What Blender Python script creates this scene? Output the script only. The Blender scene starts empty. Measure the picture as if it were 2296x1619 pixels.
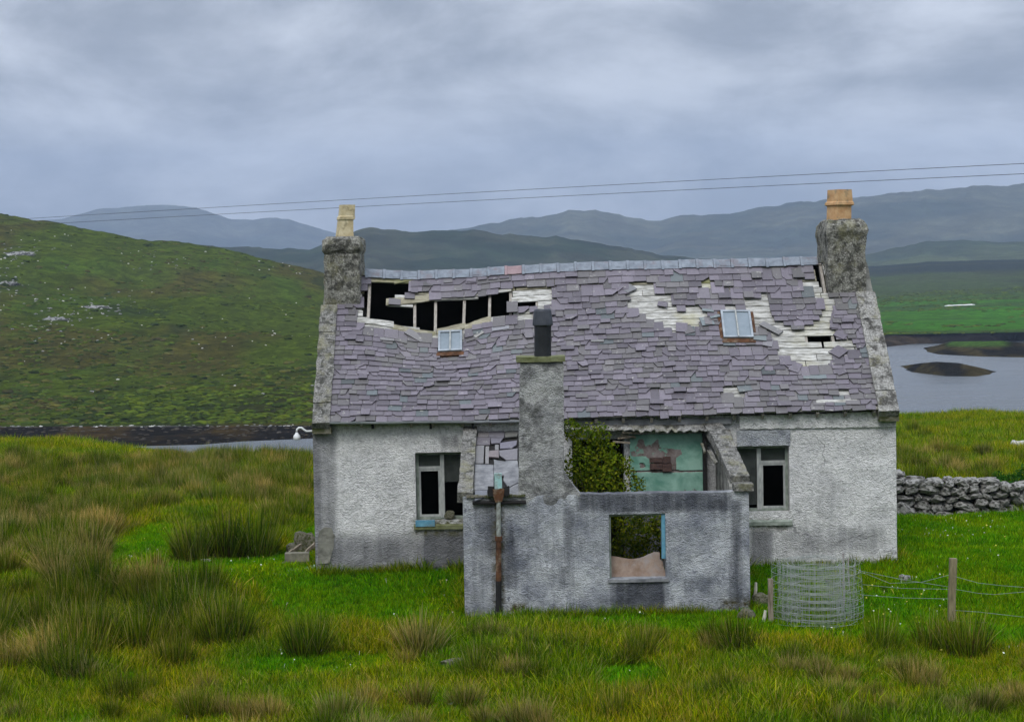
import bpy, bmesh, math, random
import numpy as np
from mathutils import Vector, Matrix, Euler, noise as mnoise

random.seed(7)
rng = np.random.default_rng(7)
scene = bpy.context.scene
COL = scene.collection
R = math.radians

# ------------------------------------------------------------------ camera
FPX = 4465.0                      # focal length in units of a 2296 px wide picture
CAM = Vector((0.0, -33.0, 5.04))
PITCH = R(2.686)
ROLL = R(-1.05)
cam_data = bpy.data.cameras.new('camera')
cam = bpy.data.objects.new('camera', cam_data)
COL.objects.link(cam)
cam_data.sensor_width = 36.0
cam_data.lens = 36.0 * FPX / 2296.0
cam_data.clip_start = 0.1
cam_data.clip_end = 40000.0
RM = Matrix.Rotation(math.pi / 2 - PITCH, 3, 'X') @ Matrix.Rotation(ROLL, 3, 'Z')
cam.matrix_world = Matrix.Translation(CAM) @ RM.to_4x4()
scene.camera = cam

# ------------------------------------------------------------------ sky, sun, exposure
SUN_ELEV, SUN_ROT = R(50), R(198)
world = bpy.data.worlds.new('World')
scene.world = world
world.use_nodes = True
wn, wl = world.node_tree.nodes, world.node_tree.links
wn.clear()
w_out = wn.new('ShaderNodeOutputWorld')
w_bg = wn.new('ShaderNodeBackground')
w_bg.inputs['Strength'].default_value = 0.10
w_sky = wn.new('ShaderNodeTexSky')
w_sky.sky_type = 'NISHITA'
w_sky.sun_disc = False
w_sky.sun_elevation = SUN_ELEV
w_sky.sun_rotation = SUN_ROT
w_sky.air_density = 1.0
w_sky.dust_density = 2.0
w_tc = wn.new('ShaderNodeTexCoord')
w_sep = wn.new('ShaderNodeSeparateXYZ')
wl.new(w_tc.outputs['Generated'], w_sep.inputs[0])
# cloud layer: stretched noise over the direction sphere
w_map = wn.new('ShaderNodeMapping')
w_map.inputs['Scale'].default_value = (3.0, 3.0, 7.5)
w_map.inputs['Rotation'].default_value = (0, R(-4), 0)
w_map.inputs['Location'].default_value = (1.7, 0.4, 0.35)
wl.new(w_tc.outputs['Generated'], w_map.inputs[0])
w_n1 = wn.new('ShaderNodeTexNoise')
w_n1.inputs['Scale'].default_value = 2.1
w_n1.inputs['Detail'].default_value = 7
w_n1.inputs['Roughness'].default_value = 0.60
w_n1.inputs['Distortion'].default_value = 0.25
wl.new(w_map.outputs[0], w_n1.inputs['Vector'])
w_ramp = wn.new('ShaderNodeValToRGB')
cr = w_ramp.color_ramp
cr.interpolation = 'EASE'
cr.elements[0].position = 0.34
cr.elements[0].color = (2.15, 2.38, 2.78, 1)
cr.elements[1].position = 0.70
cr.elements[1].color = (5.05, 5.38, 5.98, 1)
wl.new(w_n1.outputs['Fac'], w_ramp.inputs[0])
# overcast sky: brighter towards the zenith
w_grad = wn.new('ShaderNodeMapRange')
w_grad.inputs['From Min'].default_value = 0.0
w_grad.inputs['From Max'].default_value = 1.0
w_grad.inputs['To Min'].default_value = 0.78
w_grad.inputs['To Max'].default_value = 4.3
w_grad.clamp = True
wl.new(w_sep.outputs['Z'], w_grad.inputs['Value'])
w_mul = wn.new('ShaderNodeVectorMath')
w_mul.operation = 'SCALE'
wl.new(w_ramp.outputs['Color'], w_mul.inputs[0])
wl.new(w_grad.outputs[0], w_mul.inputs['Scale'])
w_mix = wn.new('ShaderNodeMix')
w_mix.data_type = 'RGBA'
w_mix.inputs['Factor'].default_value = 0.97
wl.new(w_sky.outputs['Color'], w_mix.inputs['A'])
wl.new(w_mul.outputs[0], w_mix.inputs['B'])
wl.new(w_mix.outputs['Result'], w_bg.inputs['Color'])
wl.new(w_bg.outputs[0], w_out.inputs['Surface'])

sun_data = bpy.data.lights.new('sun', 'SUN')
sun_data.energy = 1.5
sun_data.angle = R(25)
sun_data.color = (1.0, 0.97, 0.93)
sun = bpy.data.objects.new('sun', sun_data)
COL.objects.link(sun)
# light comes from behind the camera, high
az = SUN_ROT
sdir = Vector((math.sin(az) * math.cos(SUN_ELEV), math.cos(az) * math.cos(SUN_ELEV), math.sin(SUN_ELEV)))
sun.rotation_euler = sdir.to_track_quat('Z', 'Y').to_euler()
sun.location = sdir * 50

vs = scene.view_settings
vs.view_transform = 'Standard'
vs.look = 'None'
vs.gamma = 1.0
vs.exposure = 0.24
vs.use_curve_mapping = False
scene.cycles.max_bounces = 6
scene.cycles.transparent_max_bounces = 12
scene.cycles.volume_bounces = 1
scene.cycles.use_denoising = True

# ------------------------------------------------------------------ projection helpers (2296 x 1619 units)
def ray(px, py):
    return RM @ Vector(((px - 1148.0) / FPX, -(py - 809.5) / FPX, -1.0))

def P(px, py, Y):
    d = ray(px, py)
    return CAM + d * ((Y - CAM.y) / d.y)

RMT = RM.transposed()
def proj(p):
    q = RMT @ (Vector(p) - CAM)
    return (1148.0 + FPX * q.x / -q.z, 809.5 - FPX * q.y / -q.z)

def proj_np(pts):
    q = (pts - np.array(CAM)) @ np.array(RM)
    return 1148.0 + FPX * q[:, 0] / -q[:, 2], 809.5 - FPX * q[:, 1] / -q[:, 2]

K = 1 / 1.045296
def zA(x, y): return ((700 + x * .3706) * K, (420 + y * .3706) * K)
def zB(x, y): return ((1250 + x * .28409) * K, (560 + y * .28409) * K)
def zC(x, y): return ((1650 + x * .37064) * K, (420 + y * .37064) * K)
def zE(x, y): return ((1650 + x * .20387) * K, (650 + y * .20387) * K)
def zH(x, y): return ((x * .37055) * K, (460 + y * .37055) * K)

def inside(x, y, poly):
    c = False
    j = len(poly) - 1
    for i in range(len(poly)):
        xi, yi = poly[i]
        xj, yj = poly[j]
        if (yi > y) != (yj > y) and x < (xj - xi) * (y - yi) / (yj - yi) + xi:
            c = not c
        j = i
    return c

def inside_np(x, y, poly):
    c = np.zeros(len(x), bool)
    j = len(poly) - 1
    for i in range(len(poly)):
        xi, yi = poly[i]
        xj, yj = poly[j]
        if yi != yj:
            c ^= ((yi > y) != (yj > y)) & (x < (xj - xi) * (y - yi) / (yj - yi) + xi)
        j = i
    return c

# vectorised value noise
def _h(ix, iy, iz, s):
    n = (ix.astype(np.int64) * 374761393 + iy.astype(np.int64) * 668265263 + iz.astype(np.int64) * 2147483647 + s * 974711) & 0xFFFFFFFF
    n = ((n ^ (n >> 13)) * 1274126177) & 0xFFFFFFFF
    n = (n ^ (n >> 16)) & 0xFFFFFF
    return n / float(0xFFFFFF)

def vnoise(x, y, z=None, s=0):
    x = np.asarray(x, float); y = np.asarray(y, float)
    z = np.zeros_like(x) if z is None else np.asarray(z, float)
    ix, iy, iz = np.floor(x), np.floor(y), np.floor(z)
    fx, fy, fz = x - ix, y - iy, z - iz
    fx, fy, fz = [f * f * (3 - 2 * f) for f in (fx, fy, fz)]
    out = 0
    for dx in (0, 1):
        for dy in (0, 1):
            for dz in (0, 1):
                w = (fx if dx else 1 - fx) * (fy if dy else 1 - fy) * (fz if dz else 1 - fz)
                out = out + w * _h(ix + dx, iy + dy, iz + dz, s)
    return out

def fbm(x, y, z=None, s=0, o=4, g=.5):
    x = np.asarray(x, float); y = np.asarray(y, float)
    t = 0; a = 1; n = 0
    for k in range(o):
        f = 2 ** k
        t = t + a * vnoise(x * f + 17.3 * k, y * f - 9.1 * k, None if z is None else np.asarray(z, float) * f, s + k)
        n += a
        a *= g
    return t / n

def smooth(a, b, x):
    t = np.clip((x - a) / (b - a), 0, 1)
    return t * t * (3 - 2 * t)

# ------------------------------------------------------------------ object helpers
def tag(o, label=None, cat=None, group=None, kind=None):
    if label: o['label'] = label
    if cat: o['category'] = cat
    if group: o['group'] = group
    if kind: o['kind'] = kind
    return o

def empty(name, loc, label=None, cat=None, group=None):
    o = bpy.data.objects.new(name, None)
    o.location = loc
    o.empty_display_size = 0.2
    COL.objects.link(o)
    return tag(o, label, cat, group)

def link(name, me, mat=None, parent=None, loc=None):
    o = bpy.data.objects.new(name, me)
    if mat is not None and not me.materials:
        me.materials.append(mat)
    COL.objects.link(o)
    if loc is not None:
        o.location = loc
    if parent is not None:
        o.parent = parent
        o.matrix_parent_inverse = pinv(parent)
    return o

def abs_loc(p):
    v = Vector(p.location)
    while p.parent is not None:
        p = p.parent
        v = v + Vector(p.location) if p.type == 'EMPTY' and p.parent is None else v
    return v

def pinv(p):
    # the meshes are written in world coordinates: undo the top Empty's translation once
    if p.parent is None:
        return Matrix.Translation(-Vector(p.location))
    return Matrix.Identity(4)

def pydata(name, verts, faces, mat=None, parent=None, smooth_shade=False, attrs=None, loc=None):
    me = bpy.data.meshes.new(name)
    me.from_pydata([tuple(v) for v in verts], [], [tuple(f) for f in faces])
    if attrs:
        for k, v in attrs.items():
            v = np.asarray(v, float)
            if v.ndim == 1:
                a = me.attributes.new(k, 'FLOAT', 'POINT')
                a.data.foreach_set('value', v.astype(np.float32))
            else:
                a = me.attributes.new(k, 'FLOAT_COLOR', 'POINT')
                if v.shape[1] == 3:
                    v = np.hstack([v, np.ones((len(v), 1))])
                a.data.foreach_set('color', v.astype(np.float32).ravel())
    if smooth_shade:
        me.polygons.foreach_set('use_smooth', [True] * len(me.polygons))
    me.update()
    return link(name, me, mat, parent, loc)

def frombm(name, bm, mat=None, parent=None, smooth_shade=False, loc=None):
    me = bpy.data.meshes.new(name)
    bmesh.ops.recalc_face_normals(bm, faces=bm.faces[:])
    bm.to_mesh(me)
    bm.free()
    if smooth_shade:
        me.polygons.foreach_set('use_smooth', [True] * len(me.polygons))
    return link(name, me, mat, parent, loc)

def add_hex(bm, c):
    """c: 8 corners, bottom 4 (ccw) then top 4."""
    v = [bm.verts.new(p) for p in c]
    for f in ((3, 2, 1, 0), (4, 5, 6, 7), (0, 1, 5, 4), (1, 2, 6, 5), (2, 3, 7, 6), (3, 0, 4, 7)):
        bm.faces.new([v[i] for i in f])
    return v

def add_box(bm, x0, x1, y0, y1, z0, z1):
    return add_hex(bm, [(x0, y0, z0), (x1, y0, z0), (x1, y1, z0), (x0, y1, z0), (x0, y0, z1), (x1, y0, z1), (x1, y1, z1), (x0, y1, z1)])

def add_bar(bm, a, b, w, h, up=Vector((0, 0, 1)), n=1, wob=0.0):
    a, b = Vector(a), Vector(b)
    d = (b - a).normalized()
    s = d.cross(up)
    if s.length < 1e-4:
        s = Vector((1, 0, 0))
    s.normalize()
    u = s.cross(d).normalized()
    rings = []
    for k in range(n + 1):
        p = a.lerp(b, k / n)
        if wob:
            p = p + s * random.uniform(-wob, wob) + u * random.uniform(-wob, wob)
        rings.append([bm.verts.new(p + s * (w / 2 * i) + u * (h / 2 * j)) for i, j in ((-1, -1), (1, -1), (1, 1), (-1, 1))])
    for k in range(n):
        for i in range(4):
            bm.faces.new((rings[k][i], rings[k][(i + 1) % 4], rings[k + 1][(i + 1) % 4], rings[k + 1][i]))
    bm.faces.new(rings[0][::-1])
    bm.faces.new(rings[-1])

def add_tube(bm, pts, r, sides=6, closed=False, cap=True):
    pts = [Vector(p) for p in pts]
    n = len(pts)
    rad = r if isinstance(r, (list, tuple)) else [r] * n
    rings = []
    prev = None
    for i, p in enumerate(pts):
        if closed:
            d = pts[(i + 1) % n] - pts[i - 1]
        else:
            d = pts[min(i + 1, n - 1)] - pts[max(i - 1, 0)]
        d.normalize()
        if prev is None:
            s = d.cross(Vector((0, 0, 1)))
            if s.length < 1e-3:
                s = d.cross(Vector((1, 0, 0)))
        else:
            s = prev - d * prev.dot(d)
        s.normalize()
        prev = s
        u = d.cross(s)
        rings.append([bm.verts.new(p + (s * math.cos(2 * math.pi * k / sides) + u * math.sin(2 * math.pi * k / sides)) * rad[i]) for k in range(sides)])
    for i in range(n if closed else n - 1):
        a, b = rings[i], rings[(i + 1) % n]
        for k in range(sides):
            bm.faces.new((a[k], a[(k + 1) % sides], b[(k + 1) % sides], b[k]))
    if cap and not closed:
        bm.faces.new(rings[0][::-1])
        bm.faces.new(rings[-1])

def add_loft(bm, rings, cap=True):
    rs = [[bm.verts.new(p) for p in r] for r in rings]
    n = len(rs[0])
    for a, b in zip(rs, rs[1:]):
        for k in range(n):
            bm.faces.new((a[k], a[(k + 1) % n], b[(k + 1) % n], b[k]))
    if cap:
        bm.faces.new(rs[0][::-1])
        bm.faces.new(rs[-1])
    return rs

def roughen(bm, amp, scale, cuts=0, seed=0.0):
    if cuts:
        bmesh.ops.subdivide_edges(bm, edges=bm.edges[:], cuts=cuts, use_grid_fill=True)
    bm.normal_update()
    off = Vector((seed, seed * 1.7, -seed))
    for v in bm.verts:
        v.co += mnoise.noise_vector(v.co * scale + off) * amp

def split_long(bm, L):
    for _ in range(7):
        e = [e for e in bm.edges if e.calc_length() > L]
        if not e:
            break
        bmesh.ops.subdivide_edges(bm, edges=e, cuts=1, use_grid_fill=True)

# ------------------------------------------------------------------ material helpers
class G:
    def __init__(self, name):
        self.m = bpy.data.materials.new(name)
        self.m.use_nodes = True
        self.nt = self.m.node_tree
        self.n, self.l = self.nt.nodes, self.nt.links
        self.b = self.n['Principled BSDF']
        self.b.inputs['Roughness'].default_value = 0.9
        self.b.inputs['Specular IOR Level'].default_value = 0.25
        self._tc = None
    def put(self, sock, v):
        if hasattr(v, 'is_output'):
            self.l.new(v, sock)
        else:
            if sock.type == 'RGBA' and len(v) == 3:
                v = (*v, 1)
            sock.default_value = v
    def coord(self, scale=(1, 1, 1), kind='Object', rot=(0, 0, 0), loc=(0, 0, 0)):
        if kind == 'Position':
            g = self.n.new('ShaderNodeNewGeometry')
            s = g.outputs['Position']
        else:
            if self._tc is None:
                self._tc = self.n.new('ShaderNodeTexCoord')
            s = self._tc.outputs[kind]
        mp = self.n.new('ShaderNodeMapping')
        mp.inputs['Scale'].default_value = scale
        mp.inputs['Rotation'].default_value = rot
        mp.inputs['Location'].default_value = loc
        self.l.new(s, mp.inputs[0])
        return mp.outputs[0]
    def noise(self, scale, detail=5, rough=.6, vec=None, dist=0.0):
        t = self.n.new('ShaderNodeTexNoise')
        t.inputs['Scale'].default_value = scale
        t.inputs['Detail'].default_value = detail
        t.inputs['Roughness'].default_value = rough
        t.inputs['Distortion'].default_value = dist
        self.l.new(vec if vec is not None else self.coord(), t.inputs['Vector'])
        return t.outputs['Fac']
    def vor(self, scale, vec=None, feature='F1', out='Distance', rnd=1.0):
        t = self.n.new('ShaderNodeTexVoronoi')
        t.feature = feature
        t.inputs['Scale'].default_value = scale
        t.inputs['Randomness'].default_value = rnd
        self.l.new(vec if vec is not None else self.coord(), t.inputs['Vector'])
        return t.outputs[out]
    def ramp(self, fac, stops, ease=False):
        r = self.n.new('ShaderNodeValToRGB')
        e = r.color_ramp.elements
        if ease: r.color_ramp.interpolation = 'EASE'
        while len(e) < len(stops):
            e.new(0.5)
        for el, (p, c) in zip(e, stops):
            el.position = p
            el.color = (c, c, c, 1) if not hasattr(c, '__len__') else (*c, 1)
        self.put(r.inputs[0], fac)
        return r.outputs['Color']
    def mix(self, fac, a, b, mode='MIX'):
        m = self.n.new('ShaderNodeMix')
        m.data_type = 'RGBA'
        m.blend_type = mode
        self.put(m.inputs['Factor'], fac)
        self.put(m.inputs['A'], a)
        self.put(m.inputs['B'], b)
        return m.outputs['Result']
    def math(self, op, a, b=0.0, clamp=False):
        m = self.n.new('ShaderNodeMath')
        m.operation = op
        m.use_clamp = clamp
        self.put(m.inputs[0], a)
        self.put(m.inputs[1], b)
        return m.outputs[0]
    def attr(self, name, out='Color'):
        a = self.n.new('ShaderNodeAttribute')
        a.attribute_name = name
        return a.outputs[out]
    def rnd(self):
        return self.n.new('ShaderNodeObjectInfo').outputs['Random']
    def bump(self, h, strength=.5, dist=.02, prev=None):
        b = self.n.new('ShaderNodeBump')
        b.inputs['Strength'].default_value = strength
        b.inputs['Distance'].default_value = dist
        self.l.new(h, b.inputs['Height'])
        if prev is not None:
            self.l.new(prev, b.inputs['Normal'])
        return b.outputs[0]
    def done(self, color, normal=None, rough=None, **kw):
        self.put(self.b.inputs['Base Color'], color)
        if normal is not None: self.l.new(normal, self.b.inputs['Normal'])
        if rough is not None: self.put(self.b.inputs['Roughness'], rough)
        for k, v in kw.items():
            self.put(self.b.inputs[k.replace('_', ' ')], v)
        return self.m

def simple(name, c0, c1, scale=8, rough=.85, bump=.3, bscale=40, bdist=.01, stretch=(1, 1, 1), third=None):
    g = G(name)
    v = g.coord(stretch)
    n = g.noise(scale, 6, .65, v)
    col = g.ramp(n, [(.32, c0), (.68, c1)])
    if third:
        n2 = g.noise(scale * .6, 6, .7, g.coord(stretch, loc=(5, 3, 1)))
        col = g.mix(g.ramp(n2, [(.52, 0), (.66, 1)]), col, third)
    nb = g.noise(bscale, 4, .6, g.coord(stretch))
    return g.done(col, g.bump(nb, bump, bdist), rough)

# harled wall: pale or grey roughcast with dirt and painted interior shade carried as a painted-on stain attribute
def harl(name, pale, mid, dirt, dirt2, lichen, blot=0.0, run=.55):
    g = G(name)
    v = g.coord()
    n1 = g.noise(2.2, 6, .6, v)
    n2 = g.noise(16, 6, .75, g.coord(loc=(3, 1, 7)))
    streak = g.noise(1.0, 5, .65, g.coord((9, 9, .8)))
    col = g.ramp(n1, [(.3, mid), (.66, pale)])
    speck = g.ramp(n2, [(.36, .30), (.54, 1.0)])
    col = g.mix(.5, col, speck, 'MULTIPLY')
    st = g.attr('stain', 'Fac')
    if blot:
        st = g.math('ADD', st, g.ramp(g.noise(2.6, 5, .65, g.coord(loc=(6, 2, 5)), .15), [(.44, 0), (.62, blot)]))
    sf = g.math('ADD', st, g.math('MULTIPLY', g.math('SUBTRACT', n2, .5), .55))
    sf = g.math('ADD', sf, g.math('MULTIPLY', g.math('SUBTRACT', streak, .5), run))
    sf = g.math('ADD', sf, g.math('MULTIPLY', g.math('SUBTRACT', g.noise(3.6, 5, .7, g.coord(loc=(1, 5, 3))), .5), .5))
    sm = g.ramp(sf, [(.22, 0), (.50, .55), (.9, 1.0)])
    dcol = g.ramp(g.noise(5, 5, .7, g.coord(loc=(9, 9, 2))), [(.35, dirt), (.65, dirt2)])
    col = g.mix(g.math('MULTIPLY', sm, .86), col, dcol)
    # hairline cracks and small lost flakes in the render
    wob = g.n.new('ShaderNodeVectorMath')
    wob.operation = 'MULTIPLY_ADD'
    nz = g.n.new('ShaderNodeTexNoise')
    nz.inputs['Scale'].default_value = 3.0
    nz.inputs['Detail'].default_value = 6
    g.l.new(g.coord(), nz.inputs['Vector'])
    g.l.new(nz.outputs['Color'], wob.inputs[0])
    wob.inputs[1].default_value = (.5, .5, .5)
    g.l.new(g.coord(loc=(2, 2, 2)), wob.inputs[2])
    ck = g.ramp(g.vor(.9, wob.outputs[0], 'DISTANCE_TO_EDGE'), [(0.0, 1), (.014, 0)])
    ck = g.math('MULTIPLY', ck, g.ramp(g.noise(1.1, 3, .5, g.coord(loc=(7, 3, 1))), [(.53, 0), (.62, .55)]))
    col = g.mix(ck, col, dirt2)
    flake = g.noise(7, 5, .65, g.coord(loc=(4, 9, 6)))
    flm = g.ramp(flake, [(.665, 0), (.685, .75)])
    col = g.mix(flm, col, g.mix(.5, dirt, mid))
    lf = g.math('MULTIPLY', g.attr('moss', 'Fac'), g.ramp(g.noise(9, 5, .7, g.coord(loc=(1, 8, 4))), [(.38, 0), (.6, 1)]))
    col = g.mix(lf, col, lichen)
    h = g.math('ADD', g.math('MULTIPLY', g.noise(21, 5, .68, g.coord((.85, 1, 1.2)), .25), 1.0), g.math('MULTIPLY', g.vor(55), .5))
    return g.done(col, g.bump(h, .95, .045), .95)

M = {}
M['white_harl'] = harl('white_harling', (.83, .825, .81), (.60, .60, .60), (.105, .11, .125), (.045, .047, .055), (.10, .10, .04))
M['grey_harl'] = harl('grey_harling', (.57, .59, .61), (.18, .195, .235), (.055, .06, .08), (.020, .023, .032), (.07, .06, .02), 0.0, 1.1)
M['chim_harl'] = harl('lichened_chimney_render', (.36, .355, .32), (.20, .20, .18), (.10, .095, .08), (.03, .03, .028), (.20, .19, .10), .75)
def chim_mat(name, c0, c1, c2, cd, lo, sc=7):
    g = G(name)
    f = g.noise(34, 5, .75, g.coord(loc=(2, 2, 2)))
    m = g.noise(sc, 6, .7, g.coord(loc=(5, 1, 2)), .3)
    col = g.ramp(f, [(.34, c0), (.52, c1), (.66, c2)])
    col = g.mix(g.ramp(m, [(lo, 0), (lo + .11, .9)]), col, cd)
    l = g.noise(3.2, 5, .7, g.coord(loc=(9, 4, 1)))
    col = g.mix(g.ramp(l, [(.50, 0), (.66, .55)]), col, (.24, .23, .13))
    h = g.math('ADD', f, g.noise(9, 4, .6, g.coord(loc=(1, 4, 4))))
    return g.done(col, g.bump(h, .9, .04), .95)
M['chim'] = chim_mat('spotted_chimney_render', (.07, .068, .058), (.24, .235, .205), (.50, .49, .45), (.045, .044, .038), .46)
M['coping'] = chim_mat('spotted_coping', (.12, .115, .105), (.33, .325, .305), (.54, .53, .50), (.045, .043, .038), .48, 5)
M['coping_plain'] = chim_mat('grey_coping', (.08, .08, .07), (.22, .215, .20), (.42, .41, .39), (.05, .05, .043), .48, 8)
M['ext_chim'] = harl('grey_stack_render', (.47, .47, .455), (.27, .275, .28), (.10, .10, .10), (.04, .04, .042), (.2, .19, .1), .8)

def speckled(name, pale, mid, dark, lo=.5, hi=.58, sc=5.5):
    g = G(name)
    n = g.noise(sc, 6, .62, g.coord(), .5)
    f = g.noise(30, 4, .7, g.coord(loc=(2, 2, 2)))
    col = g.mix(g.ramp(f, [(.3, 0), (.7, 1)]), mid, pale)
    col = g.mix(g.ramp(n, [(lo, 0), (hi, 1)]), col, dark)
    h = g.math('ADD', g.noise(24, 4, .6), g.noise(6, 3, .6, g.coord(loc=(4, 4, 4))))
    return g.done(col, g.bump(h, .7, .03), .95)

M['shade_black'] = simple('interior_shade_black', (.010, .010, .010), (.022, .020, .018), 3)  # interior shade put into the colour as near-black

def slate_mat():
    g = G('purple_slate')
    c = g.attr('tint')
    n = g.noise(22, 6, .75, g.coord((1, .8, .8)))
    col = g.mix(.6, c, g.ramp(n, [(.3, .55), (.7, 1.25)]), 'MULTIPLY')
    li = g.noise(11, 6, .75, g.coord(loc=(7, 1, 3)))
    col = g.mix(g.ramp(li, [(.61, 0), (.68, .8)]), col, (.40, .39, .35))
    big = g.noise(.9, 4, .6, g.coord(loc=(1, 1, 9)))
    col = g.mix(g.ramp(big, [(.5, 0), (.72, .35)]), col, (.16, .16, .14))
    return g.done(col, g.bump(n, .5, .012), g.ramp(n, [(.3, .42), (.7, .7)]), Specular_IOR_Level=.45)
M['slate'] = slate_mat()

def board_mat(name, pale, mid, green):
    g = G(name)
    n = g.noise(1.6, 6, .7, g.coord((3, 22, 22)))
    col = g.ramp(n, [(.30, (.10, .09, .07)), (.44, mid), (.60, pale)])
    big = g.noise(1.1, 4, .6, g.coord(loc=(3, 5, 2)))
    col = g.mix(g.ramp(big, [(.52, 0), (.68, .7)]), col, green)
    sp = g.noise(45, 4, .7, g.coord(loc=(3, 3, 1)))
    col = g.mix(g.ramp(sp, [(.60, 0), (.7, .7)]), col, (.10, .10, .09))
    r = g.rnd()
    col = g.mix(.35, col, g.ramp(r, [(0, .6), (1, 1.25)]), 'MULTIPLY')
    return g.done(col, g.bump(n, .6, .01), .9)
M['board'] = board_mat('bleached_sarking', (.53, .525, .50), (.27, .265, .24), (.36, .345, .23))
M['mossboard'] = board_mat('mossy_sarking', (.36, .34, .26), (.22, .20, .14), (.16, .17, .05))
M['rafter'] = simple('grey_rafter', (.20, .18, .15), (.40, .37, .33), 3, .9, .4, 20, .008, (14, 4, 4))
M['ridge'] = simple('grey_ridge_tile', (.12, .14, .17), (.23, .26, .30), 7, .7, .4, 30, .008, third=(.16, .15, .17))
M['redridge'] = simple('red_ridge_tile', (.20, .14, .15), (.30, .22, .23), 7)
M['cream_pot'] = simple('cream_chimney_clay', (.38, .30, .16), (.58, .51, .34), 8, .8, .5, 30, .015, third=(.13, .115, .07))
M['orange_pot'] = simple('orange_chimney_clay', (.40, .22, .10), (.54, .36, .19), 8, .8, .5, 30, .015, third=(.17, .16, .11))
M['flue'] = simple('black_flue', (.010, .011, .013), (.022, .024, .028), 5, .55, .2)
M['cowl'] = simple('dark_cowl', (.03, .035, .045), (.06, .065, .08), 5, .5, .2)
M['rust'] = simple('rusty_iron', (.035, .018, .010), (.13, .058, .028), 9, .9, .5, 40, .006, third=(.22, .17, .12))
M['black_iron'] = simple('black_iron_pipe', (.008, .008, .009), (.02, .018, .017), 12, .7, .3)
M['pale_iron'] = simple('flaking_pale_paint', (.10, .09, .08), (.34, .38, .35), 14, .8, .4, 50, .005)
M['turq'] = simple('turquoise_paint', (.20, .38, .38), (.36, .55, .53), 9, .8, .3, third=(.20, .20, .18))
M['bluepaint'] = simple('blue_paint', (.06, .18, .28), (.14, .34, .44), 9, .75, .3, third=(.16, .2, .2))
M['whitewood'] = simple('weathered_white_paint', (.20, .215, .21), (.43, .44, .42), 9, .75, .3, 40, .004, (2, 2, .6))
M['greenwood'] = simple('green_stained_wood', (.12, .15, .12), (.30, .33, .29), 9, .85, .3, 40, .004)
M['lead'] = simple('lead_flashing', (.20, .23, .26), (.36, .40, .44), 6, .5, .2)
M['gutter'] = simple('pale_gutter', (.20, .22, .24), (.44, .46, .48), 3, .6, .2, 20, .004, (1, 4, 4))
M['cement'] = simple('grey_cement', (.11, .115, .125), (.25, .255, .265), 7, .9, .4, 30, .01)
M['mossedge'] = simple('mossy_lintel', (.08, .09, .03), (.20, .21, .12), 7, .95, .6, 20, .02)
M['brick'] = simple('sooty_brick', (.035, .022, .02), (.10, .06, .05), 12, .9, .5)
M['stone'] = speckled('lichened_grey_stone', (.40, .39, .365), (.21, .205, .19), (.05, .05, .043), .49, .60, 2.4)
M['palestone'] = speckled('pale_boulder_stone', (.60, .59, .55), (.42, .41, .38), (.16, .16, .14), .58, .7, 1.2)
M['moss_stone'] = speckled('mossy_stone', (.20, .19, .15), (.12, .11, .08), (.05, .06, .015), .45, .6, 5)
M['brown_board'] = simple('warped_brown_board', (.20, .13, .09), (.36, .28, .23), 5, .8, .3, 12, .01, third=(.30, .265, .25))
M['galv'] = simple('galvanised_wire', (.20, .22, .21), (.35, .38, .365), 5, .6, .1)
M['post'] = simple('weathered_post', (.10, .085, .05), (.26, .22, .13), 5, .9, .5, 30, .008, (6, 6, .8))
M['oldwood'] = simple('rotten_timber', (.10, .08, .055), (.30, .26, .20), 4, .9, .5, 30, .01, (6, 6, 1))
M['ironstake'] = simple('grey_steel_stake', (.20, .19, .18), (.36, .33, .31), 8, .6, .2)
M['cable'] = simple('overhead_cable', (.02, .022, .026), (.03, .033, .038), 3, .7, .0)
M['lamp'] = simple('white_lamp_enamel', (.55, .57, .58), (.72, .73, .73), 5, .5, .1)

def green_panel():
    g = G('peeling_green_paint')
    n = g.noise(3.2, 6, .62, g.coord(), .4)
    base = g.ramp(n, [(.35, (.09, .22, .165)), (.65, (.24, .40, .325))])
    loss = g.attr('loss', 'Fac')
    f = g.noise(9, 7, .75, g.coord(loc=(4, 1, 2)))
    lf = g.math('ADD', loss, g.math('SUBTRACT', f, .5))
    under = g.ramp(g.noise(7, 5, .7, g.coord(loc=(8, 2, 2))), [(.35, (.07, .045, .035)), (.65, (.22, .19, .18))])
    col = g.mix(g.ramp(lf, [(.17, 0), (.21, 1)]), base, under)
    return g.done(col, g.bump(f, .5, .01), .75)
M['greenpanel'] = green_panel()

def glass_mat(name, dark, fac):
    g = G(name)
    tr = g.n.new('ShaderNodeBsdfTransparent')
    tr.inputs[0].default_value = (*dark, 1)
    gl = g.n.new('ShaderNodeBsdfGlossy')
    gl.inputs['Roughness'].default_value = .12
    gl.inputs['Color'].default_value = (.6, .6, .6, 1)
    mx = g.n.new('ShaderNodeMixShader')
    mx.inputs[0].default_value = fac
    g.l.new(tr.outputs[0], mx.inputs[1])
    g.l.new(gl.outputs[0], mx.inputs[2])
    du = g.n.new('ShaderNodeBsdfDiffuse')
    g.l.new(g.ramp(g.noise(6, 4, .7), [(.3, (.05, .055, .055)), (.7, (.14, .15, .15))]), du.inputs[0])
    m2 = g.n.new('ShaderNodeMixShader')
    m2.inputs[0].default_value = .38
    g.l.new(mx.outputs[0], m2.inputs[1])
    g.l.new(du.outputs[0], m2.inputs[2])
    mx = m2
    g.l.new(mx.outputs[0], g.n['Material Output'].inputs['Surface'])
    return g.m
M['glass'] = glass_mat('dirty_window_glass', (.35, .4, .38), .06)
M['skyglass'] = simple('skylight_glass', (.15, .19, .22), (.24, .28, .32), 2, .25, .05)

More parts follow.
